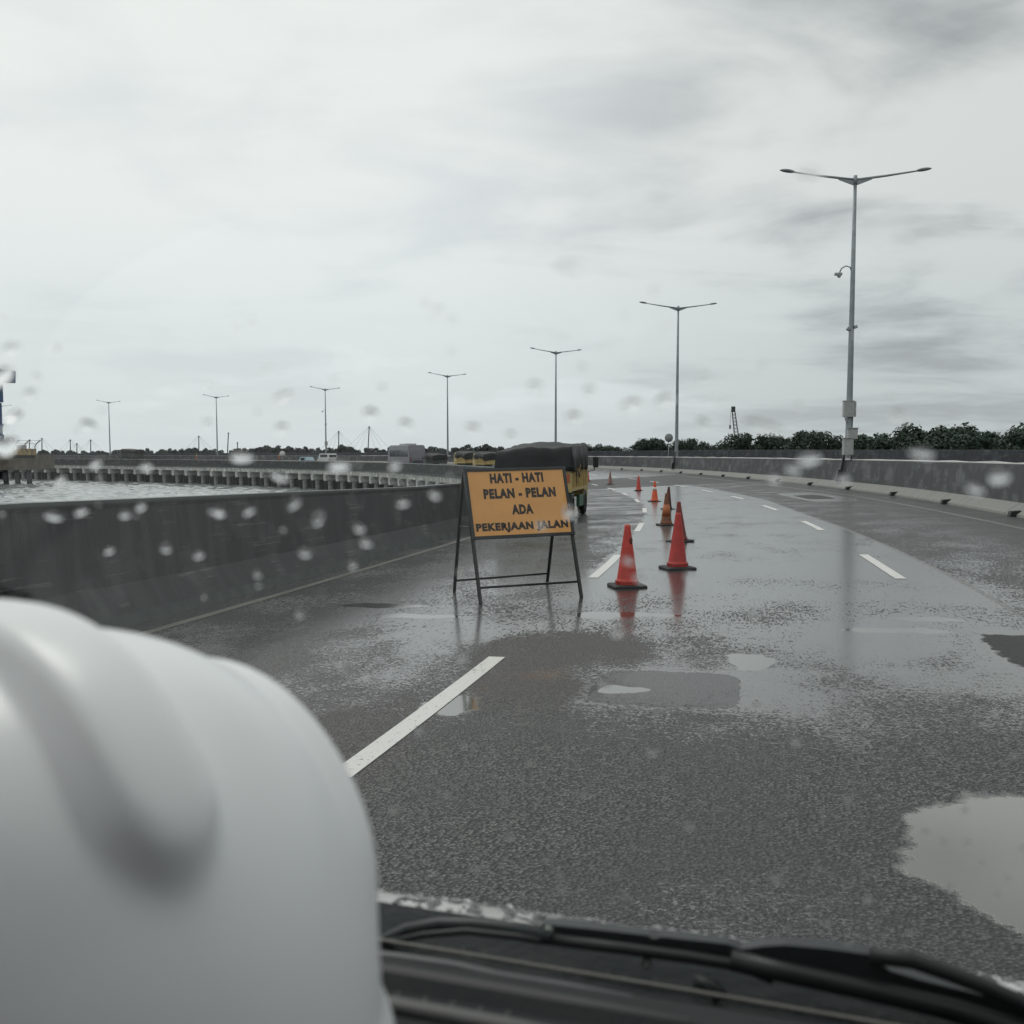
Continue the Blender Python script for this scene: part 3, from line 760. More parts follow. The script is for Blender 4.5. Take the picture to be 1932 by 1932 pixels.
# ------------------------------------------------------------------ traffic cones
def cone_meshes():
    base = MB(); n = 32; vs = []
    def ring(hw, z, e=.22):
        out = []
        for k in range(n):
            a = 2*math.pi*k/n; c, s_ = math.cos(a), math.sin(a)
            out.append(Vector((math.copysign(abs(c)**e, c)*hw, math.copysign(abs(s_)**e, s_)*hw, z)))
        return out
    rs = [ring(.195, 0), ring(.195, .018), ring(.185, .03), ring(.15, .034, .5), ring(.135, .035, 1.0)]
    for r_ in rs: vs += r_
    base.add(vs, [(i*n+k, i*n+(k+1) % n, (i+1)*n+(k+1) % n, (i+1)*n+k) for i in range(len(rs)-1) for k in range(n)], False)
    base.f.append(tuple(range(n))[::-1]); base.smooth.append(False); base.mi.append(0); base.uv.append(None)
    body = MB(); body.lathe([(.128, .03), (.132, .05), (.130, .078), (.118, .088), (.114, .10), (.036, .665), (.036, .68), (.032, .705), (.024, .705), (.022, .60)], 28)
    col = MB()
    for k in range(28):
        a = 2*math.pi*(k+.5)/28; col.box((.1335*math.cos(a), .1335*math.sin(a), .063), (.004, .010, .014), rot=Matrix.Rotation(a, 3, 'Z'))
    def band_at(z0, z1):
        r0 = .114-(z0-.10)/.565*.078+.0012; r1 = .114-(z1-.10)/.565*.078+.0012
        b_ = MB(); b_.lathe([(r0-.001, z0), (r0, z0), (r1, z1), (r1-.001, z1)], 28); return b_.mesh('reflective_band')
    return base.mesh('base_plate'), body.mesh('cone_body'), col.mesh('slot_ring'), band_at(.40, .50), band_at(.20, .46)
CB, CBo, CSl, CBa, CBw = cone_meshes()
cone_mats = {'red': mat('faded_red_plastic', (.56, .062, .045), .5, var=.12, scale=7, dirt=((.30, .04, .035), 9, .62)),
             'red_dirty': mat('dirty_red_plastic', (.46, .05, .042), .55, var=.15, scale=8, dirt=((.16, .025, .02), 9, .55)),
             'maroon': mat('sooty_red_plastic', (.24, .045, .036), .6, var=.2, scale=8, dirt=((.10, .03, .026), 8, .5)),
             'brown': mat('muddy_orange_plastic', (.22, .085, .042), .65, var=.2, scale=8, dirt=((.10, .05, .03), 9, .5)),
             'sooty': mat('blackened_cone_plastic', (.13, .040, .032), .65, var=.3, scale=9, dirt=((.03, .02, .02), 8, .46)),
             'orange': mat('bright_orange_plastic', (.78, .115, .035), .45, var=.08, scale=7),
             'grey': mat('greyed_cone_plastic', (.30, .17, .15), .6, var=.2, scale=7, dirt=((.16, .05, .04), 8, .52))}
bandw = mat('white_reflective_band', (.72, .70, .66), .35); bandd = mat('dirty_orange_band', (.42, .13, .05), .6)
slotm = mat('slot_shadow', (.05, .015, .012), .7)
cone_list = [((1183, 1107), 117, 'red', 'nearest bright red traffic cone with a dark tear near its top, right of the sign'),
             ((1278, 1073), 105, 'red_dirty', 'scuffed red traffic cone, second nearest, to the right of the torn cone'),
             ((1283, 1022), 75, 'maroon', 'dull maroon traffic cone standing directly behind the scuffed red cone'),
             ((1257, 991), 60, 'brown', 'muddy brown traffic cone with a dirty orange band'),
             ((1260, 961), 42, 'sooty', 'blackened traffic cone half hidden behind the muddy brown cone'),
             ((1235, 946.5), 38, 'orange', 'bright orange traffic cone with a white reflective band'),
             ((1204.6, 926), 28, 'red', 'small plain red traffic cone left of the white-banded cone'),
             ((1151, 914), 24, 'grey', 'greyed traffic cone with a faded pale top, far down the row'),
             ((1109, 908.4), 20, 'red', 'farthest red traffic cone, beside the truck mirror')]
for i, (bp, hpx, mk, lab) in enumerate(cone_list):
    s, off, p = on_road(*bp); hgt = hpx/F*p.y*1.01
    root = tag(empty('traffic_cone', p, rnd.uniform(-.3, .3)+.2), lab, 'traffic cone', 'traffic cones closing off the lane')
    k = hgt/.705; root.scale = (k, k, k)
    if i in (2, 4): root.rotation_euler = (0, R(-3 if i == 2 else 2), root.rotation_euler[2])
    link('base_plate', CB, M_['rubber'] if not CB.materials else None, root)
    b_ = link('cone_body', CBo, None if CBo.materials else cone_mats[mk], root)
    b_.material_slots[0].link = 'OBJECT'; b_.material_slots[0].material = cone_mats[mk]
    if i < 2:
        r_ = link('slot_ring', CSl, None if CSl.materials else slotm, b_)
    if i == 0:
        t = MB(); rr_ = .062; t.ellipsoid((.024, -rr_+.006, .525), (.021, .012, .042), rot=Matrix.Rotation(R(8), 3, 'X')); t.build('tear', cone_mats['sooty'], b_)
    if mk == 'orange': link('reflective_band', CBa, bandw, b_)
    if mk == 'brown': link('reflective_band', CBw, bandd, b_)

# ------------------------------------------------------------------ dump trucks
def dump_truck(body_m, tarp_m, chassis_m, seed=0):
    """origin on the ground under the tailgate, +Y forward"""
    rr_ = random.Random(seed); root = empty('dump_truck')
    W, L, z0, z1 = 1.98, 3.4, .86, 1.52
    d = MB()
    d.box((0, L/2, z0), (W, L, .08)); 
    for sx in (-1, 1): d.box((sx*(W/2-.02), L/2, (z0+z1)/2+.02), (.04, L, z1-z0), bev=.006)
    d.box((0, L-.02, (z0+z1)/2+.20), (W-.1, .05, z1-z0+.90))
    for sx in (-1, 1):
        for k in range(9): d.box((sx*(W/2+.028), .22+k*.38, (z0+z1)/2), (.06, .075, z1-z0-.1), bev=.012)
        d.box((sx*(W/2+.02), L/2, z1+.01), (.09, L, .08), bev=.012); d.box((sx*(W/2+.01), L/2, z0+.02), (.07, L, .1), bev=.012)
        d.box((sx*(W/2-.03), .01, (z0+z1)/2+.02), (.13, .12, z1-z0+.16), bev=.012)
    d.build('tipper_body', body_m, root)
    tg = MB(); tg.box((0, -.02, (z0+z1)/2-.03), (W-.2, .05, z1-z0-.06), bev=.01)
    for x in (-.55, 0, .55): tg.box((x, -.06, (z0+z1)/2-.03), (.09, .05, z1-z0-.1), bev=.01)
    tg.box((0, -.06, z0+.06), (W-.2, .06, .1), bev=.01); tg.box((0, -.06, z1-.1), (W-.2, .06, .08), bev=.01)
    t_ = tg.build('tailgate', body_m, root)
    hg = MB()
    for x in (-.8, .8): hg.tube([(x, -.07, z1-.02), (x, -.1, z1-.18)], .025, 6)
    hg.build('hinge', chassis_m, t_)
    # tarpaulin: heaped load, hanging over the tail and a little over the sides
    nx, ny = 26, 34; tp = MB(); vs = []
    hump = [(rr_.uniform(.1, .9), rr_.uniform(.15, .95), rr_.uniform(.12, .26), rr_.uniform(.14, .3)) for _ in range(5)]
    for j in range(ny+1):
        for i in range(nx+1):
            u = i/nx; v = j/ny
            e = abs(u-.5)*2; x = (u-.5)*(W+.10)/.86; y = -.10+(v-.14)/.86*(L+.06)
            uc = min(1, max(0, (u-.07)/.86)); vc_ = max(0, (v-.14)/.86)
            z = z1+.38+.03*math.sin(math.pi*uc)*math.sin(2.2*vc_+.4)+.035*math.sin(uc*5.3+vc_*7.1)*math.sin(math.pi*uc)+.16*uc*(1-vc_)**2+.26*vc_
            for (hu, hv, hh, hr) in hump: z += .16*hh*math.exp(-((uc-hu)**2+(vc_-hv)**2)/(2*hr*hr))*math.sin(math.pi*uc)**.7
            zs = z
            if e > .86:
                k = (e-.86)/.14; z = zs*(1-k)+(z1-.05-.07*math.sin(vc_*9+1)-.05*math.sin(vc_*23))*k; x = math.copysign(W/2+.055+.03*k+.015*math.sin(vc_*17)*k, u-.5)
            if v < .14:
                k = (.14-v)/.14; y = -.12-.02*math.sin(uc*17)*k-.02*k; z = z*(1-k)+min(z, z1-.22-.05*math.sin(uc*7+1)+.14*(uc > .82))*k
            z += .012*math.sin(uc*31+vc_*19)+.010*math.sin(vc_*43-uc*12)
            vs.append((x, y, z))
    tp.add(vs, [(j*(nx+1)+i, j*(nx+1)+i+1, (j+1)*(nx+1)+i+1, (j+1)*(nx+1)+i) for j in range(ny) for i in range(nx)], True)
    tpo = tp.build('tarpaulin', tarp_m, root)
    md = tpo.modifiers.new('thick', 'SOLIDIFY'); md.thickness = .012
    rp_ = MB()
    for x in (W/2+.08,):
        rp_.tube([(x, .3, z1-.02), (x+.02, .5, z1-.26), (x, .75, z1-.05)], .012, 6); rp_.tube([(x, .75, z1-.05), (x+.02, 1.1, z1-.32), (x, 1.5, z1-.05)], .012, 6)
    rp_.build('rope', M_['rubber'], tpo)
    ch = MB()
    for x in (-.38, .38): ch.box((x, 2.3, .6), (.1, 4.8, .16))
    ch.box((0, -.02, .5), (1.7, .08, .14), bev=.01)
    for sx in (-1, 1): ch.box((sx*.72, .55, .79-.05), (.5, 1.0, .03), bev=.008); ch.box((sx*.95, 2.3, .5), (.1, .9, .34), bev=.02)
    ch.build('chassis', chassis_m, root)
    for sx in (-1, 1):
        f_ = MB(); f_.box((sx*.86, .06, .50), (.26, .03, .40), bev=.005); f_.build('mudflap', M_['rubber'], root)
        l_ = MB(); l_.box((sx*.80, -.075, .52), (.22, .03, .09), bev=.008); l_.build('tail_light', mat('tail_light_red', (.35, .03, .02), .3), root)
        rf_ = MB(); rf_.box((sx*.93, -.075, 1.2), (.06, .02, .24), bev=.004); rf_.build('reflector', mat('reflector_orange', (.5, .09, .03), .35), root)
    pl = MB(); pl.box((.38, -.075, .44), (.36, .012, .13), bev=.003); pl.build('number_plate', mat('plate_grey', (.28, .30, .29), .5), root)
    tyre = MB(); tyre.lathe([(.24, -.11), (.36, -.11), (.385, -.07), (.385, .07), (.36, .11), (.24, .11)], 26)
    ty = tyre.mesh('wheel'); ty.transform(Matrix.Rotation(R(90), 4, 'Y')); ty.materials.append(M_['rubber'])
    rim = MB(); rim.lathe([(.0, .03), (.1, .05), (.2, -.02), (.25, .09), (.25, -.1)], 20); ri = rim.mesh('rim'); ri.transform(Matrix.Rotation(R(90), 4, 'Y')); ri.materials.append(M_['galv'])
    for (x, y) in ((-.86, .62), (.86, .62), (-.62, .62), (.62, .62), (-.8, 4.0), (.8, 4.0)):
        w_ = link('wheel', ty, None, root); w_.location = (x, y, .385); r_ = link('rim', ri, None, w_)
    cb = MB(); cb.prism([(3.45, .55), (4.75, .55), (4.85, 1.15), (4.7, 1.5), (4.45, 2.02), (3.5, 2.06)], (-.88, 0, 0), (0, 1, 0), (0, 0, 1), (1.76, 0, 0))
    cab = cb.build('cab', body_m, root)
    wd = MB(); wd.box((0, 3.44, 1.68), (1.2, .02, .42)); 
    for sx in (-1, 1): wd.box((sx*.885, 4.05, 1.62), (.02, .7, .42))
    wd.prism([(-.78, 0), (.78, 0), (.74, .5), (-.74, .5)], (0, 4.74, 1.5), (1, 0, 0), (0, -.45, .9), (0, .015, .008))
    wd.build('window', mat('cab_glass', (.02, .025, .03), .1), cab)
    for sx in (-1, 1):
        mr = MB(); mr.tube([(sx*.9, 4.6, 1.3), (sx*1.10, 4.62, 1.35), (sx*1.14, 4.62, 1.8), (sx*.92, 4.6, 1.95)], .014, 6)
        mo = mr.build('mirror_arm', M_['black'], root)
        m2 = MB(); m2.box((sx*1.15, 4.58, 1.6), (.17, .05, .34), bev=.02); m2.build('mirror', M_['black'], mo)
    return root
tarp_m = mat('black_tarpaulin', (.014, .016, .017), .6, spec=.25, var=.3, scale=2.5, bump=.6, bscale=5)
yel = mat('cream_yellow_truck_paint', (.47, .35, .135), .5, var=.12, scale=3, dirt=((.20, .14, .06), 4, .55))
grn = mat('green_chassis_paint', (.035, .11, .060), .5, var=.2, scale=4, dirt=((.05, .06, .05), 5, .5))
t1 = dump_truck(yel, tarp_m, grn, 3)
s0 = 28.2; p0 = road_pt(s0, 12.0)
c_ = at_depth(1008, 900, 27.6)
t1.location = (c_.x, 27.6, on_road(1008, 985)[2].z-.03); t1.rotation_euler = (0, 0, -R(11)); t1.scale = (1.0, 1.0, .98)
tag(t1, 'yellow and green tipper truck with a black tarpaulin, directly behind the orange sign', 'truck', 'tarped tipper trucks on the road')
def place_truck(px, d, lab, kids=None, sc=1.0, rz=None):
    t = copy_tree(t1); p = at_depth(px, 870, d)
    i = int(np.argmin(np.hypot(CL[:, 0]-p.x, CL[:, 1]-p.y))); dd = np.array([p.x, p.y])-CL[i]; off = float(-TT[i, 1]*dd[0]+TT[i, 0]*dd[1]); s = float(SS[i])
    t.location = (p.x, p.y, -bank(s)*off); t.rotation_euler = (0, 0, heading(s) if rz is None else rz); t.scale = (sc, sc, sc)
    tag(t, lab, 'truck', 'tarped tipper trucks on the road'); return t
t2 = place_truck(893, 128, 'far yellow tipper truck with a dark tarpaulin on the bend, left of the nearer truck', sc=1.12)
t3 = place_truck(930, 118, 'yellow tipper truck on the bend, partly hidden behind the nearest truck', sc=1.1)
dkg = mat('dark_green_truck_paint', (.035, .05, .045), .5, var=.2)
def recolour(o, fr, to):
    for c in [o]+list(o.children_recursive):
        for sl in c.material_slots:
            if sl.material == fr: sl.link = 'OBJECT'; sl.material = to
t4 = place_truck(830, 140, 'dark green tarped truck on the bend, just right of the bus', sc=1.0); recolour(t4, yel, dkg)
t5 = place_truck(262, 236, 'dark green tarped lorry at the far left of the curve, below the leftmost whole lamp', sc=1.35); recolour(t5, yel, dkg)

# ------------------------------------------------------------------ coach, van, car
def coach():
    root = empty('coach'); W, L, H = 2.5, 11.0, 3.45
    bm_ = mat('grey_mauve_coach_paint', (.16, .160, .178), .35, var=.1, scale=1.2, dirt=((.12, .12, .15), 1.2, .56))
    gl = mat('dark_coach_glass', (.03, .034, .045), .1)
    b = MB(); b.prism([(.0, .35), (L, .35), (L+.1, 1.2), (L-.25, 2.4), (L-.9, H), (.45, H), (.12, 2.6), (-.05, 1.4)], (-W/2, 0, 0), (0, 1, 0), (0, 0, 1), (W, 0, 0))
    me = b.mesh('body'); bmm = bmesh.new(); bmm.from_mesh(me); bmesh.ops.bevel(bmm, geom=bmm.edges[:], offset=.14, segments=3, affect='EDGES'); bmm.to_mesh(me); bmm.free()
    link('body', me, bm_, root)
    for sx in (-1, 1):
        for k in range(5): w = MB(); w.box((sx*(W/2+.004), 1.55+k*1.85, 2.25), (.03, 1.72, 1.0), bev=.01); w.build('side_window', gl, root)
    w = MB(); w.prism([(-1.02, 0), (1.02, 0), (.92, .92), (-.92, .92)], (0, .10, 2.22), (1, 0, 0), (0, .36, .93), (0, -.03, .01)); w.build('rear_window', gl, root)
    w = MB(); w.prism([(-1.1, 0), (1.1, 0), (1.0, 1.5), (-1.0, 1.5)], (0, L+.03, 1.3), (1, 0, 0), (0, -.3, .95), (0, .03, .01)); w.build('windscreen', gl, root)
    a = MB(); a.box((0, 4.6, H+.12), (1.7, 3.0, .26), bev=.08); a.build('roof_unit', mat('white_roof_unit', (.5, .5, .5), .4), root)
    for sx in (-1, 1): l = MB(); l.box((sx*1.0, -.03, 1.35), (.2, .06, .6), bev=.02); l.build('tail_light', mat('coach_lamp', (.2, .05, .05), .3), root)
    gr = MB()
    for k in range(5): gr.box((0, -.06, .8+k*.1), (1.5, .05, .035))
    gr.build('engine_grille', M_['black'], root)
    for (x, y) in ((-1.08, 2.6), (1.08, 2.6), (-1.08, 8.6), (1.08, 8.6)):
        t = MB(); t.lathe([(.1, -.14), (.48, -.14), (.5, 0), (.48, .14), (.1, .14)], 22); me = t.mesh('wheel'); me.transform(Matrix.Rotation(R(90), 4, 'Y')); me.transform(Matrix.Translation((x, y, .5))); link('wheel', me, M_['rubber'], root)
    return root
def put(root, px, d, extra=0.0):
    p = at_depth(px, 870, d); i = int(np.argmin(np.hypot(CL[:, 0]-p.x, CL[:, 1]-p.y))); dd = np.array([p.x, p.y])-CL[i]
    off = float(-TT[i, 1]*dd[0]+TT[i, 0]*dd[1]); s = float(SS[i])
    root.location = (p.x, p.y, -bank(s)*off); root.rotation_euler = (0, 0, heading(s)+extra); return root
tag(put(coach(), 788, 148), 'grey mauve motor coach driving away round the bend, above the left parapet', 'bus')
def small_vehicle(name, paint, L, W, H, box):
    root = empty(name); b = MB()
    if box: pr = [(0, .3), (L, .3), (L+.05, .9), (L-.35, 1.1), (L-.95, H), (.15, H), (0, H-.15)]
    else: pr = [(0, .3), (L, .3), (L, .75), (L-.95, .92), (L-1.6, H), (.9, H), (.35, .95), (0, .9)]
    b.prism(pr, (-W/2, 0, 0), (0, 1, 0), (0, 0, 1), (W, 0, 0)); me = b.mesh('body')
    bmm = bmesh.new(); bmm.from_mesh(me); bmesh.ops.bevel(bmm, geom=bmm.edges[:], offset=.06, segments=2, affect='EDGES'); bmm.to_mesh(me); bmm.free()
    link('body', me, paint, root); gl = mat('vehicle_glass', (.03, .035, .04), .12)
    for sx in (-1, 1):
        w = MB(); y0, y1 = (.5, L-1.2) if box else (1.05, L-1.75)
        w.box((sx*(W/2+.003), (y0+y1)/2, H-.42), (.02, y1-y0, .5), bev=.01); w.build('side_window', gl, root)
        t = MB(); t.box((sx*(W/2-.12), -.01, .85), (.14, .04, .2), bev=.01); t.build('tail_light', mat('tail_red', (.3, .03, .02), .3), root)
        for y in (.8, L-.8):
            t = MB(); t.lathe([(.1, -.09), (.3, -.09), (.31, 0), (.3, .09), (.1, .09)], 18); me = t.mesh('wheel'); me.transform(Matrix.Rotation(R(90), 4, 'Y')); me.transform(Matrix.Translation((sx*(W/2-.1), y, .31))); link('wheel', me, M_['rubber'], root)
    w = MB(); w.box((0, -.005 if box else .62, H-.45), (W-.3, .02, .42), rot=None if box else Matrix.Rotation(R(-55), 3, 'X'), bev=.005); w.build('rear_window', gl, root)
    return root
tag(put(small_vehicle('van', mat('white_van_paint', (.62, .63, .62), .35), 4.3, 1.7, 1.95, True), 628, 186), 'white van on the far bend between the lamp with the box and the bus', 'van')
tag(put(small_vehicle('car', mat('pale_blue_car_paint', (.30, .42, .47), .3), 4.2, 1.7, 1.5, False), 588, 186), 'pale blue car on the far bend, left of the white van', 'car')

# ------------------------------------------------------------------ people at work (far away)
def person(px, d, lab):
    bmv = bpy.data.meshes.new('person'); J = {}
    V = [(0, 0, .95), (0, 0, 1.2), (0, 0, 1.42), (0, 0, 1.52), (0, .01, 1.60), (0, .01, 1.72), (-.19, 0, 1.40), (-.25, .03, 1.12), (-.22, .15, .90), (.19, 0, 1.40), (.26, .05, 1.12), (.2, .2, .98), (-.1, 0, .9), (-.11, .03, .48), (-.12, 0, .07), (-.12, .14, .03), (.1, 0, .9), (.13, .04, .48), (.14, -.02, .07), (.14, .12, .03)]
    E = [(0, 1), (1, 2), (2, 3), (3, 4), (4, 5), (2, 6), (6, 7), (7, 8), (2, 9), (9, 10), (10, 11), (0, 12), (12, 13), (13, 14), (14, 15), (0, 16), (16, 17), (17, 18), (18, 19)]
    rad = [.15, .15, .15, .06, .09, .09, .07, .05, .04, .07, .05, .04, .1, .065, .045, .04, .1, .065, .045, .04]
    bmv.from_pydata(V, E, []); o = bpy.data.objects.new('person', bmv); COL.objects.link(o)
    md = o.modifiers.new('skin', 'SKIN')
    for i, r_ in enumerate(rad): bmv.skin_vertices[0].data[i].radius = (r_, r_*.8)
    bmv.skin_vertices[0].data[0].use_root = True
    o.modifiers.new('sub', 'SUBSURF').levels = 1
    bpy.context.view_layer.update()
    me = bpy.data.meshes.new_from_object(o.evaluated_get(bpy.context.evaluated_depsgraph_get()))
    bpy.data.objects.remove(o); me.name = 'person'; me.materials.clear()
    root = link('person', me, mat('dark_work_clothes', (.05, .06, .08), .8))
    vest = MB(); vest.lathe([(.18, .92), (.19, 1.1), (.20, 1.38), (.10, 1.5)], 16, sx=1.05, sy=.85); vest.build('vest', mat('orange_vest', (.62, .13, .04), .7), root)
    h = MB(); h.lathe([(.15, 1.66), (.125, 1.67), (.115, 1.76), (.07, 1.82), (0, 1.83)], 16, c=(0, .01, 0)); h.build('helmet', mat('yellow_helmet', (.6, .35, .1), .4), root)
    put(root, px, d, 1.2); tag(root, lab, 'person', 'workers in orange vests on the far bend'); return root
person(527, 196, 'worker in an orange vest beside the white round sign on the far bend')
person(371, 214, 'worker in an orange vest standing alone near the far lamp on the left')

# small round signs
def round_sign(root_loc, rz, H, r, colr, lab, tripod=False):
    root = tag(empty('round_sign', root_loc, rz), lab, 'road sign')
    p = MB(); p.tube([(0, 0, 0), (0, 0, H)], .045, 8)
    if tripod: p.tube([(.35, 0, 0), (0, 0, H*.7)], .03, 6); p.tube([(-.35, 0, 0), (0, 0, H*.7)], .03, 6)
    p.build('post', M_['galv'], root)
    d = MB(); d.lathe([(0, -.02), (r, -.02), (r, .02), (0, .02)], 24); me = d.mesh('disc'); me.transform(Matrix.Rotation(R(90), 4, 'X')); me.transform(Matrix.Translation((0, -.07, H-r*.6))); link('disc', me, colr, root)
p = at_depth(1261, 870, 101); round_sign((p.x, p.y, -.1+.0), heading(100), 3.45, .42, mat('sign_back_grey', (.24, .25, .25), .5), 'round grey sign back on a post behind the median, left of the second lamp')
p = at_depth(533, 868, 196); round_sign((p.x, p.y, -.4), 0.3, 2.3, .55, mat('white_sign_face', (.62, .62, .6), .5), 'white round sign on a tripod beside the orange-vested worker', True)

# ------------------------------------------------------------------ trees
def tree_mesh(seed, spread, flat, leaf=.11, dens=1.0):
    r = random.Random(seed); tr = MB(); lf = MB()
    H = 2.9; tips = []
    for st in range(r.choice((1, 2, 2))):
        bx_ = r.uniform(-.35, .35)*st; top = Vector((bx_+r.uniform(-.3, .3), r.uniform(-.3, .3), H+r.uniform(-.3, .4)))
        tr.tube([(bx_, 0, -.3), (bx_+.08, .04, 1.2), tuple(top)], [.15, .11, .05], 7)
        for k in range(6):
            a = r.uniform(0, 6.28); z = r.uniform(1.3, H); b0 = Vector((bx_, 0, z)); e = b0+Vector((math.cos(a)*spread*r.uniform(.45, .8), math.sin(a)*spread*r.uniform(.45, .8), r.uniform(.4, 1.3)))
            tr.tube([b0, (b0+e)/2+Vector((0, 0, .12)), e], [.055, .04, .02], 5); tips.append(e)
        tips.append(top)
    cl = [(t+Vector((0, 0, .15)), r.uniform(.5, .8)) for t in tips]
    for _ in range(15):                      # leaf masses under a domed outline
        a = r.uniform(0, 6.28); q = r.random()**.5; cl.append((Vector((q*spread*math.cos(a), q*spread*math.sin(a), 2.7+r.random()*1.55*flat*(1-q*q)**.5)), r.uniform(.38, .68)))
    for c, rad in cl:
        for _ in range(int(dens*150*(rad/.6)**2)):
            d = Vector((r.gauss(0, 1), r.gauss(0, 1), r.gauss(0, 1))).normalized()*rad*(.55+.5*r.random())
            d.z *= .85; p = c+d; sz = leaf*r.uniform(.7, 1.4)
            nn = Vector((d.x+r.gauss(0, .4), d.y+r.gauss(0, .4), d.z+.2+r.gauss(0, .4))).normalized(); a = nn.orthogonal().normalized(); b = nn.cross(a)
            lf.add([p-a*sz, p+b*sz*.6, p+a*sz, p-b*sz*.6], [(0, 1, 2, 3)])
    return tr.mesh('trunk'), lf.mesh('crown')
TV = [tree_mesh(i+5, sp_, fl) for i, (sp_, fl) in enumerate(((1.5, 1.0), (1.9, .8), (1.3, 1.2), (1.7, .8), (2.0, .95)))]
TVB = [tree_mesh(i+25, sp_, fl, .2, .6) for i, (sp_, fl) in enumerate(((1.5, 1.0), (1.9, .8), (1.4, 1.1), (1.8, .85), (2.0, .95)))]
TROOT = {'a': TV, 'b': TVB}
ZT = {cm_.name: float(np.percentile([v.co.z for v in cm_.vertices], 99.3)) for _, cm_ in TV+TVB}
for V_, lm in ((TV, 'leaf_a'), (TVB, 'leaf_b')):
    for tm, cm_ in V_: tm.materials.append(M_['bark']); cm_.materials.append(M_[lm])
def put_tree(px, d, top_px, key, lab, grp):
    p = at_depth(px, HZ, d); z_top = EYE+(HZ-top_px)/F*d; base = -3.3
    tm, cm_ = TROOT[key][rnd.randrange(5)]; k = (z_top-base)/ZT[cm_.name]
    root = tag(empty('mangrove_tree', (p.x, d, base), rnd.uniform(0, 6.28)), lab, 'tree', grp)
    wv = rnd.uniform(.9, 1.2); root.scale = (k*wv, k*wv, k)
    link('trunk', tm, None, root); c = link('crown', cm_, None, root)
prof_top = [(2100, 800), (1932, 806), (1860, 800), (1840, 805), (1800, 812), (1740, 808), (1700, 812), (1640, 816), (1600, 818), (1545, 821), (1500, 820), (1480, 819), (1440, 826), (1400, 824), (1350, 828), (1300, 830), (1250, 836), (1230, 833), (1150, 837), (1100, 839), (980, 842), (900, 842), (850, 843), (760, 843), (640, 843), (560, 842), (500, 843.5), (420, 846), (330, 847.5), (200, 849), (100, 850), (-50, 851)]
prof_top.sort()
def ptop(px): return float(np.interp(px, [a for a, _ in prof_top], [b for _, b in prof_top]))
gapsR = [(1236, 1240), (1516, 1536), (1568, 1590), (1895, 1902)]
px = 2080
while px > 1090:
    d = tree_d(px)
    if not any(a < px < b for a, b in gapsR):
        put_tree(px+rnd.uniform(-3, 3), d*rnd.uniform(.97, 1.06), ptop(px)+rnd.choice((-5, -1, 2, 5, 8, 11, 16)), 'a', 'dark green mangrove tree in the dense row behind the right-hand parapet', 'mangrove trees behind the right-hand parapet')
    px -= 3.05*F/d*rnd.uniform(.62, .98)
px = 1085
while px > 480:
    d = tree_d(px)
    put_tree(px, d*rnd.uniform(.97, 1.05), ptop(px)+rnd.uniform(-3, 4), 'b', 'distant mangrove tree in the low row behind the bus and the middle lamps', 'mangrove trees in the low row behind the middle of the bend')
    px -= 5.2*F/d*rnd.uniform(.55, 1.15)
px = 470
while px > -60:
    d = tree_d(px)
    put_tree(px, d, ptop(px)+rnd.uniform(-1.5, 2.5), 'b', 'tiny far mangrove tree on the horizon left of the far bend', 'far mangrove trees on the left horizon')
    px -= 6.4*F/d*rnd.uniform(.6, 1.25)

# ------------------------------------------------------------------ lift-net masts, crane
mast_m = mat('dark_bamboo_mast', (.06, .06, .06), .8)
masts = [(54, 829, -.3, 'leaning lift-net mast with a lump on top, far left beside the yellow machine'), (79, 826, 0, 'upright lift-net mast standing right of the leaning one, far left'),
         (133, 829, .1, 'lift-net mast with a stay to its left, between the two far left lamps'), (171, 829, 0, 'lift-net mast just left of the leftmost whole lamp'),
         (375, 822, 0, 'lift-net mast with stays, left of the second far lamp'), (428, 816, -.5, 'bare leaning lift-net mast just right of the second far lamp'),
         (145, 836, 0, 'shortest lift-net mast with two stays at far left'), (448, 834, 0, 'short lift-net mast right of the bare leaning mast'),
         (639, 813, 0, 'tall lift-net mast with many stays, right of the lamp with the box'), (693, 804, -.6, 'tallest lift-net mast with a crossbar on top, left of the bus')]
for px, ty, lean, lab in masts:
    d = 640; b = at_depth(px, 862, d); t = at_depth(px-lean*6, ty, d)
    root = tag(empty('net_mast', (b.x, b.y, SEA_Z)), lab, 'mast', 'lift-net masts beyond the trees')
    m = MB(); m.tube([(b.x, b.y, SEA_Z), t], [.38, .30], 8); m.tube([t-Vector((.5, 0, .6)), t+Vector((.5, 0, -.5))], .22, 6); m.build('pole', mast_m, root, True)
    if 'bare' in lab: continue
    st = MB()
    for k in ((-1, -.66, -.33, .33, .66, 1) if ty < 815 else (-1, 1, -.5, .55)):
        st.tube([t, Vector((b.x+k*(HZ-ty)*.9*d/F*1.0, b.y, 2.5))], .045, 4)
    st.build('stay', mast_m, root, True)
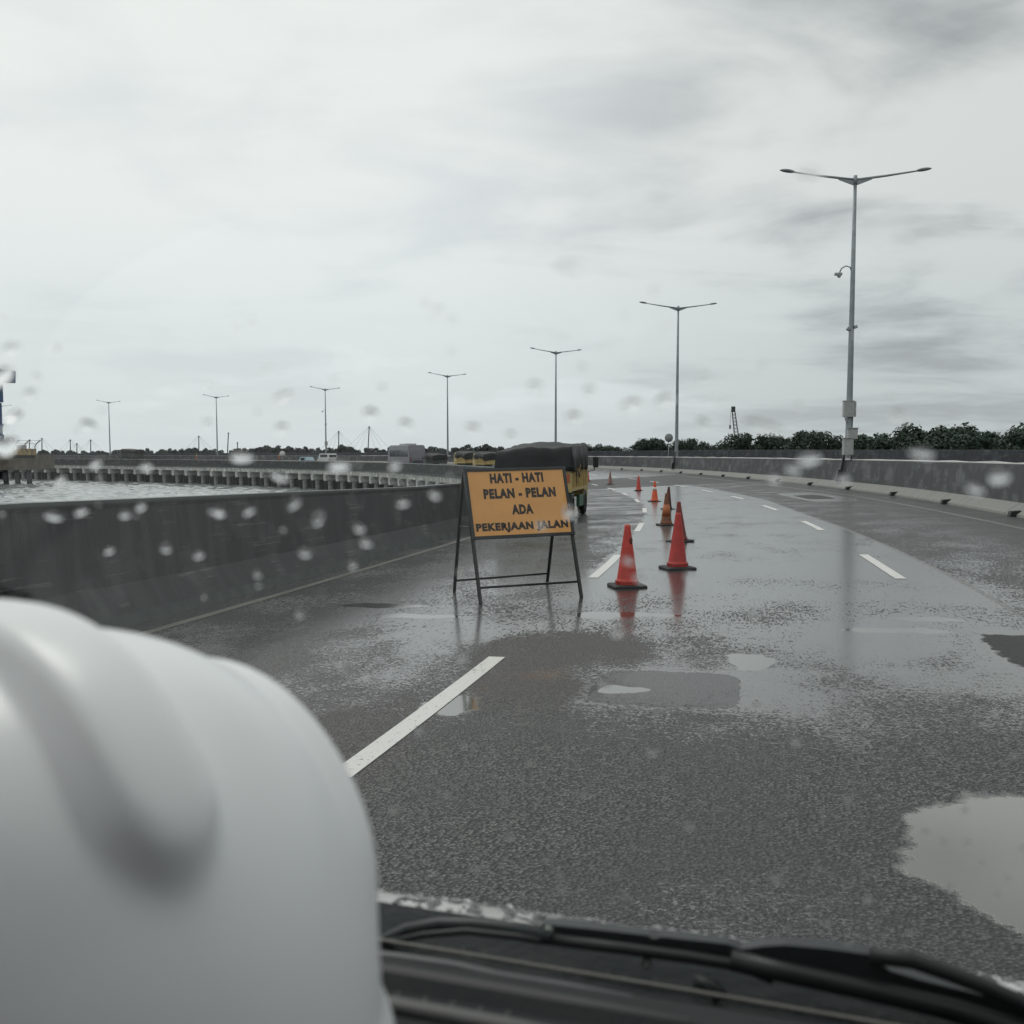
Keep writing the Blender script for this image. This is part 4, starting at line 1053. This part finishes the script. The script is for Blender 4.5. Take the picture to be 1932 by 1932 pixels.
def crane():
    d = 420; b = at_depth(1393, 850, d); t = at_depth(1383.5, 772, d); ax = (t-b).normalized(); x = Vector((1, 0, 0)); y = Vector((0, 1, 0))
    root = tag(empty('crane', (b.x, b.y, -3)), 'grey lattice crane boom rising behind the trees, between the two nearest lamps', 'crane')
    m = MB(); L = (t-b).length; N_ = 12
    def corner(k, i): w = .95*(1-.45*k/N_); sx, sy = ((-1, -1), (1, -1), (1, 1), (-1, 1))[i]; return b+ax*(L*k/N_)+x*w*sx+y*w*sy
    for i in range(4): m.tube([corner(k, i) for k in range(N_+1)], .11, 5)
    for k in range(N_):
        for i in range(4): m.tube([corner(k, i), corner(k+1, (i+1) % 4)], .07, 4)
    m.build('boom', mast_m, root, True)
    m = MB(); m.box(t, (1.5, 1.2, 2.2), bev=.1); m.build('boom_head', mast_m, root, True)
    m = MB(); m.tube([t+Vector((-.9, 0, -.5)), t+Vector((-1.2, 0, -6.5))], .06, 4); hk = m.build('hoist_cable', mast_m, root, True)
    m = MB(); m.box(t+Vector((-1.2, 0, -7.2)), (.6, .6, 1.6), bev=.1); m.build('hook_block', mast_m, root, True)
    m = MB(); m.box((b.x, b.y, -1.2), (4, 5, 2.6), bev=.1); m.box((b.x, b.y, -2.8), (5, 6, .9), bev=.1); m.build('crane_base', mast_m, root, True)
crane()

# ------------------------------------------------------------------ blue gantry, jetty, machine on the left
blue = mat('blue_gantry_paint', (.035, .085, .20), .5, var=.15, scale=.6)
def gantry():
    d = 212; P = lambda px, py: at_depth(px, py, d)
    root = tag(empty('gantry', (P(4, 858).x, d, 1.2)), 'tall blue steel gantry cut by the left edge of the photo', 'gantry')
    a, b = P(-40, 688), P(30, 722); mid = (P(-40, 696)+P(30, 722))/2
    m = MB(); m.prism([(P(-90, 850).x, P(0, 676).z), (P(-30, 850).x, P(0, 688).z), (P(15, 850).x, P(0, 698.5).z), (P(30, 850).x, P(0, 699.5).z), (P(29, 850).x, P(0, 722).z), (P(-90, 850).x, P(0, 724).z)], (0, d-1.2, 0), (1, 0, 0), (0, 0, 1), (0, 2.4, 0)); m.build('beam', blue, root, True)
    m = MB(); m.box(((P(-4, 850).x+P(7, 850).x)/2, d, (P(0, 725).z+P(0, 759).z)/2), (P(7, 850).x-P(-4, 850).x, 1.4, P(0, 725).z-P(0, 759).z), bev=.05); m.build('machine_house', blue, root, True)
    m = MB(); m.box(((P(-3, 850).x+P(4.5, 850).x)/2, d, (P(0, 760).z+P(0, 822).z)/2), (.8, 1.0, P(0, 760).z-P(0, 822).z), bev=.03); m.build('column', blue, root, True)
    for x in (-2.5, 2, 6): m = MB(); m.tube([P(x, 820), P(x+.3, 857)], .16, 6); m.build('leg', blue, root, True)
    m = MB(); m.tube([P(0, 820), P(6, 800)], .14, 6); m.build('brace', blue, root, True)
gantry()
def jetty():
    d = 205; P = lambda px, py: at_depth(px, py, d)
    root = tag(empty('jetty', (P(20, 880).x, d, SEA_Z)), 'brownish concrete jetty block at the left edge, under the blue gantry', 'jetty')
    x0, x1 = P(-120, 850).x, P(62, 850).x
    m = MB(); m.box(((x0+x1)/2, d+4, (P(0, 858).z+P(0, 887).z)/2), (x1-x0, 11, P(0, 858).z-P(0, 887).z), bev=.08); m.build('deck', mat('brown_concrete', (.12, .105, .085), .8, var=.3, scale=.8), root, True)
    for px in range(-100, 70, 22):
        m = MB(); m.tube([P(px, 886), (P(px, 850).x, d, SEA_Z-.5)], .5, 10); m.build('pile', M_['dark_concrete'], root, True)
    f = tag(empty('security_fence', (P(25, 857).x, d, 1.4)), 'row of dark fence posts bent over at the top, on the jetty at far left', 'fence')
    for k, px in enumerate((3, 10, 15, 26, 45, 66)):
        q = P(px, 857); pm = MB(); pm.tube([q, q+Vector((.05, 0, 1.6)), q+Vector((.5, 0, 2.2)), q+Vector((1.2, 0, 2.8))], .09, 6); pm.build('post', M_['black'], f, True)
    w = MB()
    for h_ in (2.1, 2.7): w.tube([P(3, 857)+Vector((h_-1.6, 0, h_)), P(66, 857)+Vector((h_-1.6, 0, h_))], .03, 4)
    w.build('wire', M_['black'], f, True)
    p = P(47, 858); mr = tag(empty('construction_machine', (p.x, d-.5, p.z)), 'dirty yellow construction machine standing on the jetty at far left', 'machine')
    ym = mat('dirty_yellow_paint', (.30, .215, .10), .6, var=.2, scale=.8, dirt=((.12, .10, .07), 1.2, .5))
    m = MB(); m.box((.6, 0, .55), (3.0, 2.2, 1.3), bev=.12); m.box((-1.5, 0, .5), (1.4, 2.0, 1.0), bev=.12); m.build('body', ym, mr)
    m = MB(); m.box((-.4, 0, 1.55), (1.3, 1.8, .8), bev=.1); m.build('cab', mat('pale_cab', (.35, .36, .34), .5), mr)
    m = MB(); m.box((0, 0, -.3), (3.6, 2.3, .6), bev=.2); m.build('track', M_['rubber'], mr)
jetty()

# ------------------------------------------------------------------ the car the photo is taken from
TH = R(18); FC = Vector((math.sin(TH), math.cos(TH), 0)); RC = Vector((math.cos(TH), -math.sin(TH), 0)); UP = Vector((0, 0, 1)); CAM = Vector((0, 0, EYE))
def car(r, f, u): return CAM+RC*r+FC*f+UP*u
def car_px(px, py, f):                       # (r, u) where the line of sight crosses the car's cross-plane f
    d = Vector(ray(px, py)); t = f/d.dot(FC); p = d*t; return p.dot(RC), p.z
CARM = Matrix((RC, FC, UP)).transposed()
carroot = tag(empty('car', (0, -.4, 0), -TH), 'the car we look out of: rain-spotted windscreen, dark dashboard, wipers and white bonnet', 'car')
def cpart(mb_, name, m, parent=None):        # parts are drawn in (r, f, u) car coordinates
    mb_.v = [tuple(car(*v)) for v in mb_.v]
    o = mb_.build(name, m)
    par = parent or carroot
    o.parent = par
    if par is carroot: o.matrix_parent_inverse = Matrix.LocRotScale(carroot.location, carroot.rotation_euler, carroot.scale).inverted()
    return o
plast = mat('black_dash_plastic', (.016, .017, .019), .6, spec=.2, var=.15, scale=14, bump=.25, bscale=300)
cowlm = mat('wet_black_cowl', (.006, .009, .010), .5, spec=.12, var=.25, scale=18, bump=.3, bscale=60)
dashg = mat('grey_dash_trim', (.050, .048, .048), .55, spec=.3, var=.12, scale=10)
tubem = mat('grey_seal', (.085, .088, .095), .38, var=.1, scale=12)
whitep = mat('wet_white_car_paint', (.74, .75, .74), .22, var=.05, scale=8, coat=.4)
lining = mat('grey_headlining', (.06, .06, .06), .95, var=.1, scale=20)
RAKE = R(50); GF, GU = .665, -.363           # foot of the glass
gn = Vector((0, math.sin(RAKE), math.cos(RAKE)))   # outward normal in car space (r, f, u)
gd = Vector((0, -math.cos(RAKE), math.sin(RAKE)))  # up the glass
def on_glass(px, py, lift=0.0):              # car-space point where the line of sight meets the outer glass face
    d = Vector(ray(px, py)); dc = Vector((d.dot(RC), d.dot(FC), d.z)); o_ = Vector((0, GF, GU)); t = o_.dot(gn)/dc.dot(gn)
    return dc*t+gn*lift
# windscreen: one curved sheet
mb = MB(); vs = []; NX, NY = 24, 10
def gpt(r, v): return Vector((r, GF, GU))+gd*v
for j in range(NY+1):
    for i in range(NX+1): vs.append(gpt(-.92+1.72*i/NX, 1.02*j/NY))
mb.add(vs, [(j*(NX+1)+i, j*(NX+1)+i+1, (j+1)*(NX+1)+i+1, (j+1)*(NX+1)+i) for j in range(NY) for i in range(NX)], True)
ws = cpart(mb, 'windscreen', M_['pane'])
# bonnet, cowl
mb = MB(); vs = []
prof = [(.770, -.3835), (.80, -.3925), (.83, -.4015), (.858, -.4120), (.885, -.428), (.93, -.465), (1.05, -.59), (1.15, -.74), (1.18, -.95), (1.15, -1.15)]
nr = 40
for i in range(nr+1):
    r_ = -.92+1.72*i/nr
    for (f_, u_) in prof: vs.append((r_, f_-.008*(r_/.8)**2, u_-.01*(r_/.9)**4))
n = len(prof)
mb.add(vs, [(i*n+k, i*n+k+1, (i+1)*n+k+1, (i+1)*n+k) for i in range(nr) for k in range(n-1)], True)
bon = cpart(mb, 'bonnet', whitep)
mb = MB(); vs = []
prof = [(.664, -.366), (.69, -.378), (.735, -.379), (.774, -.3825), (.776, -.42)]
for i in range(nr+1):
    r_ = -.92+1.72*i/nr
    for (f_, u_) in prof: vs.append((r_, f_, u_))
n = len(prof)
mb.add(vs, [(i*n+k, i*n+k+1, (i+1)*n+k+1, (i+1)*n+k) for i in range(nr) for k in range(n-1)], False)
cowl = cpart(mb, 'cowl_panel', cowlm)
# water beads on the bonnet edge
bd = MB(); rb_ = random.Random(4)
for _ in range(420):
    r_ = rb_.uniform(-.45, .35); f_ = rb_.uniform(.785, .885); u_ = float(np.interp(f_, [.77, .80, .83, .858, .885], [-.3835, -.3925, -.4015, -.4120, -.428]))
    z_ = rb_.choice((.0018, .0026, .0026, .0038, .005)); bd.ellipsoid((r_, f_-.008*(r_/.8)**2, u_-.01*(r_/.9)**4), (z_*rb_.uniform(.8, 1.5), z_*rb_.uniform(.8, 1.6), z_*.55), 8, 6)
bo = cpart(bd, 'water_beads', M_['drop'], bon); tag(bo, kind='stuff')
# chrome-like moulding and seal lines
def cline(pts, rad, name, m, flat=None, par=None):
    q_ = MB(); out = []
    for (px, py, f_) in pts: r_, u_ = car_px(px, py, f_); out.append((r_, f_, u_))
    q_.tube(out, rad, 8, flat=flat); return cpart(q_, name, m, par)
cline([(620, 1757, .672), (735, 1777, .672), (1310, 1871, .672), (1700, 1938, .672), (2050, 2000, .672)], .0016, 'moulding', mat('dull_trim_strip', (.17, .165, .15), .4))
cline([(560, 1790, .60), (745, 1809, .60), (860, 1826, .60), (940, 1845, .60), (1080, 1868, .60), (1180, 1888, .60), (1240, 1907, .60), (1330, 1935, .60), (1500, 1990, .60)], .0042, 'seal', tubem)
# the wipers: arm lying at the foot of the glass, links and blade
def wipe(poly, f_, name, m, th=.012, par=None):
    q_ = MB(); pts = [car_px(x, y, f_) for x, y in poly]
    q_.prism(pts, (0, f_, 0), (1, 0, 0), (0, 0, 1), (0, th, 0)); return cpart(q_, name, m, par)
wm1 = mat('wiper_metal', (.022, .028, .029), .38, var=.2, scale=25); wm2 = mat('wiper_dark', (.008, .010, .011), .45, var=.2, scale=25)
arm = wipe([(1018, 1748), (1028, 1744), (1100, 1751), (1215, 1764), (1280, 1771), (1372, 1781), (1398, 1791), (1416, 1789), (1440, 1785), (1480, 1783), (1560, 1790), (1640, 1801), (1680, 1832), (1740, 1850), (1815, 1868), (1932, 1898), (2060, 1940), (2060, 2030), (1932, 1972), (1800, 1930), (1640, 1884), (1500, 1856), (1440, 1840), (1380, 1825), (1290, 1812), (1150, 1790), (1060, 1774), (1020, 1768)], .705, 'wiper_arm', wm1)
cline([(1380, 1812, .70), (1500, 1838, .70), (1640, 1868, .70), (1800, 1905, .70), (1932, 1945, .70), (2060, 1990, .70)], .0075, 'wiper_link', wm2, par=arm)
cline([(1020, 1770, .70), (1180, 1790, .70), (1300, 1806, .70), (1400, 1822, .70), (1460, 1846, .70)], .0045, 'wiper_link', wm2, par=arm)
cline([(1640, 1802, .70), (1720, 1812, .70), (1790, 1836, .70), (1860, 1862, .70), (1932, 1893, .70), (2050, 1945, .70)], .0058, 'wiper_spring', wm2, par=arm)
for (x, y) in ((1033, 1760), (1219, 1818)):
    r_, u_ = car_px(x, y, .700); q_ = MB(); q_.lathe([(.0012, 0), (.0022, -.001), (.0037, -.001), (.0037, .004)], 16); me_v = q_.v
    q_.v = [(v[0]+r_, .700+v[2], u_+v[1]) for v in q_.v]; cpart(q_, 'bolt', mat('steel_bolt', (.22, .24, .22), .35, metal=.5), arm)
blade = cline([(700, 1790, .70), (735, 1770, .70), (770, 1754, .70), (830, 1743, .70), (900, 1745, .70), (960, 1752, .70), (1040, 1768, .70)], .0052, 'wiper_blade', wm1)
cline([(735, 1778, .69), (800, 1764, .69), (880, 1757, .69), (980, 1768, .69), (1020, 1776, .69)], .0028, 'rubber_strip', wm2, par=blade)
cline([(1310, 1850, .69), (1350, 1862, .69), (1362, 1874, .69), (1345, 1880, .69)], .005, 'wiper_hook', wm2, par=arm)
# dashboard
mb = MB(); vs = []
prof = [(.655, -.3625), (.62, -.3425), (.598, -.332), (.575, -.3265), (.560, -.3225), (.545, -.3125), (.535, -.3175), (.520, -.3130), (.47, -.2960), (.43, -.268), (.38, -.262), (.10, -.262), (.07, -.275), (.05, -.36), (.05, -.75)]
for i in range(31):
    r_ = -.85+1.6*i/30
    for (f_, u_) in prof: vs.append((r_, f_, u_))
n = len(prof)
mb.add(vs, [(i*n+k, i*n+k+1, (i+1)*n+k+1, (i+1)*n+k) for i in range(30) for k in range(n-1)], False)
dash = cpart(mb, 'dashboard', plast)
cline([(560, 1822, .563), (740, 1852, .563), (900, 1880, .563), (1100, 1916, .563), (1300, 1955, .563)], .012, 'dash_trim', dashg, flat=.7, par=dash)
q_ = MB(); vent = []
for k in range(6):
    x = 700+k*52; r0, u0 = car_px(x, 1868+k*9+14, .515); r1, u1 = car_px(x-20, 1868+k*9+54, .49)
    q_.tube([(r0, .515, u0+.005), (r1, .49, u1+.005)], .0014, 6)
vt = cpart(q_, 'vent_slats', dashg, dash)
cline([(560, 1868, .485), (755, 1902, .485), (860, 1921, .485), (960, 1940, .485), (1100, 1970, .485)], .006, 'vent_surround', mat('pale_vent_trim', (.10, .10, .098), .5), flat=.8, par=dash)
# cabin shell, behind and above the view
mb = MB(); mb.box((-.06, -.86, .435), (1.72, 1.75, .04), bev=.015); cpart(mb, 'roof', lining)
for sx, rr_ in ((-1, -.92), (1, .80)):
    mb = MB(); mb.tube([gpt(rr_, -.03), gpt(rr_, 1.03)], .035, 8); cpart(mb, 'pillar', lining)
    mb = MB(); mb.box((rr_, -.55, -.62), (.06, 2.3, .95), bev=.02); cpart(mb, 'door', lining)
    mb = MB(); mb.box((rr_, -.45, .05), (.05, .1, .6), bev=.01); cpart(mb, 'pillar', lining)
mb = MB(); mb.box((-.06, -1.65, -.35), (1.72, .06, 1.4), bev=.02); cpart(mb, 'rear_panel', lining)
mb = MB(); mb.box((-.06, -.5, -1.1), (1.72, 2.3, .06)); cpart(mb, 'cabin_floor', plast)
for rr_ in (-.5, .38):
    mb = MB(); mb.box((rr_, -.42, -.72), (.5, .5, .18), bev=.05); mb.box((rr_, -.72, -.35), (.48, .14, .62), bev=.05); cpart(mb, 'seat', plast)

# ------------------------------------------------------------------ hard hat on the dashboard
def hard_hat():
    NU, NV = 220, 110
    a, b, h = .112, .140, .152
    verts = []
    for j in range(NV+1):
        t = j/NV
        for i in range(NU):
            ph = 2*math.pi*i/NU; th = t*math.pi/2
            rr_ = math.cos(th)**.76; zz = math.sin(th)**.88
            x = a*math.cos(ph)*rr_; y = b*math.sin(ph)*rr_; z = h*zz
            # ridges run front to back over the crown
            fade = 1/(1+math.exp(-(z-.088-.016*(x/.0165)**2)/.0036)); fade2 = 1/(1+math.exp(-(z-.045)/.010))
            yf = math.exp(-(max(0, abs(y)-.095)/.022)**2)
            rd = .0125*math.exp(-(x/.0155)**6)*fade
            for xs in (-.080, .080): rd += .0070*math.exp(-((x-xs)/.0058)**2)*fade2
            nrm = Vector((x/a**2, y/b**2, z/h**2+1e-6)).normalized()
            verts.append(Vector((x, y, z))+nrm*rd)
    # brim: flares out and down, longer at the front (+y)
    ring = []
    def brim(k, dz):
        out = []
        for i in range(NU):
            ph = 2*math.pi*i/NU; s_ = math.sin(ph); ext = k*(.004+.034*max(0, s_)**3)
            out.append(Vector(((a+ext)*math.cos(ph), (b+ext)*math.sin(ph), dz-.010*k-.010*k*max(0, s_)**2)))
        return out
    rows = [verts[j*NU:(j+1)*NU] for j in range(NV, -1, -1)]
    rows += [brim(.08, -.002), brim(.35, -.004), brim(.8, -.005), brim(1.0, -.006), brim(1.0, -.010), brim(.8, -.010), brim(.1, -.008)]
    q_ = MB(); vs = [v for r_ in rows for v in r_]
    q_.add(vs, [(j*NU+i, j*NU+(i+1) % NU, (j+1)*NU+(i+1) % NU, (j+1)*NU+i) for j in range(len(rows)-1) for i in range(NU)], True)
    return q_
hatm = mat('white_hat_plastic', (.84, .86, .865), .34, var=.03, scale=5)
hm = hard_hat()
hat = tag(empty('hard_hat', car(-.334, .335, -.233)), 'white ridged hard hat close to the camera on the dashboard, lower left', 'hard hat')
hat.rotation_euler = (R(-3), R(0), R(46)); hat.scale = (1.29, 1.25, 1.04)
hm.build('shell', hatm, hat)
hs = MB(); hs.lathe([(.100, -.004), (.103, .012), (.100, .028), (.097, .012), (.100, -.004)], 40, sx=1.0, sy=1.24); hs.build('headband', M_['black'], hat)

# ------------------------------------------------------------------ raindrops on the windscreen
def drop_mesh(seed):
    r = random.Random(seed); NU, NV = 20, 8; vs = []
    kx = [r.uniform(-.12, .12) for _ in range(4)]
    for j in range(NV+1):
        t = j/NV; rad = math.sin(t*math.pi/2); z = .27*math.cos(t*math.pi/2)**1.2
        for i in range(NU):
            p = 2*math.pi*i/NU; w = 1+kx[0]*math.sin(2*p)+kx[1]*math.cos(3*p)+kx[2]*math.sin(p)
            vs.append((rad*w*math.cos(p), rad*w*math.sin(p), z))
    vs += [(v[0], v[1], 0) for v in vs[NV*NU:(NV+1)*NU]]
    fs = [(j*NU+i, (j+1)*NU+i, (j+1)*NU+(i+1) % NU, j*NU+(i+1) % NU) for j in range(NV) for i in range(NU)]
    m = MB(); m.add(vs, fs, True)
    b = NV*NU; m.f.append(tuple(b+i for i in range(NU))); m.smooth.append(False); m.mi.append(0); m.uv.append(None)
    return m.mesh('raindrop')
DM = [drop_mesh(i) for i in range(5)]
for d_ in DM: d_.materials.append(M_['drop'])
gex = RC.copy(); gup = (FC*gd.y+UP*gd.z).normalized(); gnw = (FC*gn.y+UP*gn.z).normalized()
GM = Matrix((gex, gup, gnw)).transposed()
def raindrop(px, py, w, h, rot=0.0, k=1.0):
    c = on_glass(px, py, .0004); dist = c.length
    o = bpy.data.objects.new('raindrop', rnd.choice(DM)); COL.objects.link(o)
    o.location = car(*c); o.rotation_euler = (GM@Matrix.Rotation(rot, 3, 'Z')).to_euler()
    ks = .64 if py < 850 else .38; sx = ks*w/F*dist; sy = ks*h/F*dist*1.35
    o.scale = (sx, sy, min(sx, sy)*k)
    if py < 850: lab, grp = 'small raindrop on the windscreen seen as a grey smudge against the sky', 'raindrops on the glass in front of the sky'
    elif px < 980 and py < 1150: lab, grp = 'small raindrop on the windscreen, a pale spot against the left parapet and bridge', 'raindrops on the glass in front of the left parapet'
    elif py < 1010: lab, grp = 'small raindrop on the windscreen, a pale spot near the right barrier and the sign', 'raindrops on the glass in front of the right barrier'
    else: lab, grp = 'faint small raindrop on the windscreen in front of the wet road', 'raindrops on the glass in front of the road'
    tag(o, lab, 'raindrop', grp)
drops = [(20, 663, 26, 22), (57, 745, 20, 16), (26, 785, 26, 16), (165, 805, 26, 14), (536, 749, 24, 18), (530, 810, 24, 16), (697, 785, 26, 20), (765, 803, 22, 16), (893, 812, 24, 16), (1010, 730, 24, 16), (1082, 790, 24, 18), (1112, 740, 20, 16), (1190, 766, 32, 20), (1253, 757, 28, 20), (1327, 802, 22, 16), (1440, 805, 60, 16), (1328, 714, 18, 14), (825, 590, 20, 22), (1077, 505, 50, 22), (1695, 787, 22, 16), (1530, 326, 36, 16), (5, 712, 30, 30),
         (180, 877, 30, 20), (115, 908, 28, 18), (275, 882, 30, 18), (12, 842, 34, 24), (100, 975, 44, 16), (153, 966, 28, 16), (205, 1040, 22, 14), (235, 972, 22, 16), (265, 957, 22, 18), (312, 1035, 24, 18), (375, 1048, 20, 16), (412, 968, 28, 18), (455, 864, 60, 24), (527, 900, 44, 18), (485, 1085, 18, 12), (600, 978, 26, 34), (555, 950, 22, 30), (640, 878, 50, 28), (575, 1044, 30, 18), (678, 998, 28, 16), (690, 1025, 30, 18), (665, 1068, 20, 16), (760, 950, 26, 16), (745, 880, 26, 18), (820, 935, 26, 16), (470, 965, 24, 16), (1074, 968, 34, 28), (1020, 992, 26, 12), (1525, 868, 56, 26), (1495, 888, 40, 18), (1740, 857, 56, 20), (1840, 925, 40, 20), (1885, 900, 44, 30), (1590, 905, 30, 18), (1460, 905, 30, 16), (870, 1080, 20, 14), (565, 1160, 24, 16), (1185, 1060, 30, 14),
         (1205, 1092, 28, 16), (650, 1265, 34, 18), (870, 1245, 30, 18), (1140, 1290, 30, 18), (1300, 1090, 26, 18), (1030, 1625, 24, 8), (1180, 1690, 18, 10), (1060, 1680, 16, 10), (1235, 1765, 20, 10), (1820, 1530, 14, 10), (1780, 1590, 14, 8), (1825, 1590, 14, 8), (1790, 1675, 18, 8), (1880, 1690, 14, 8), (1745, 1570, 20, 8), (1462, 1660, 30, 16), (1385, 1700, 16, 10), (1545, 1640, 14, 8), (1230, 1420, 26, 14), (1430, 1335, 30, 14), (1100, 1500, 24, 12), (790, 1380, 20, 14), (1165, 1195, 30, 20), (1420, 1160, 26, 14), (1560, 1230, 24, 14), (1690, 1290, 22, 14), (1500, 1400, 22, 12), (1600, 1510, 24, 12), (960, 1580, 24, 12), (1300, 1560, 28, 14), (900, 1640, 22, 10), (1560, 1740, 18, 10), (1640, 1700, 18, 9), (1720, 1760, 20, 9), (1330, 1740, 14, 8), (1600, 1780, 18, 9), (1000, 1440, 20, 12), (740, 1530, 24, 12), (840, 1500, 20, 10)]
for (x, y, w, h) in drops: raindrop(x, y, w, h, rnd.uniform(-.5, .1), rnd.uniform(.7, 1.1))
for _ in range(46):
    x = rnd.uniform(640, 1932); y = rnd.uniform(1150, 1790)
    if y > 1650+(x-700)*.16: continue
    w = rnd.uniform(6, 15); raindrop(x, y, w, w*rnd.uniform(.45, .7), rnd.uniform(-.4, .2), rnd.uniform(.6, 1.0))
for _ in range(30):
    x = rnd.uniform(0, 1932); y = rnd.uniform(520, 845); w = rnd.uniform(8, 15); raindrop(x, y, w, w*.75, rnd.uniform(-.5, .2))
for _ in range(16):
    x = rnd.uniform(0, 860); y = rnd.uniform(860, 1130); w = rnd.uniform(6, 13); raindrop(x, y, w, w*.7, rnd.uniform(-.5, .2))
bpy.context.view_layer.update()
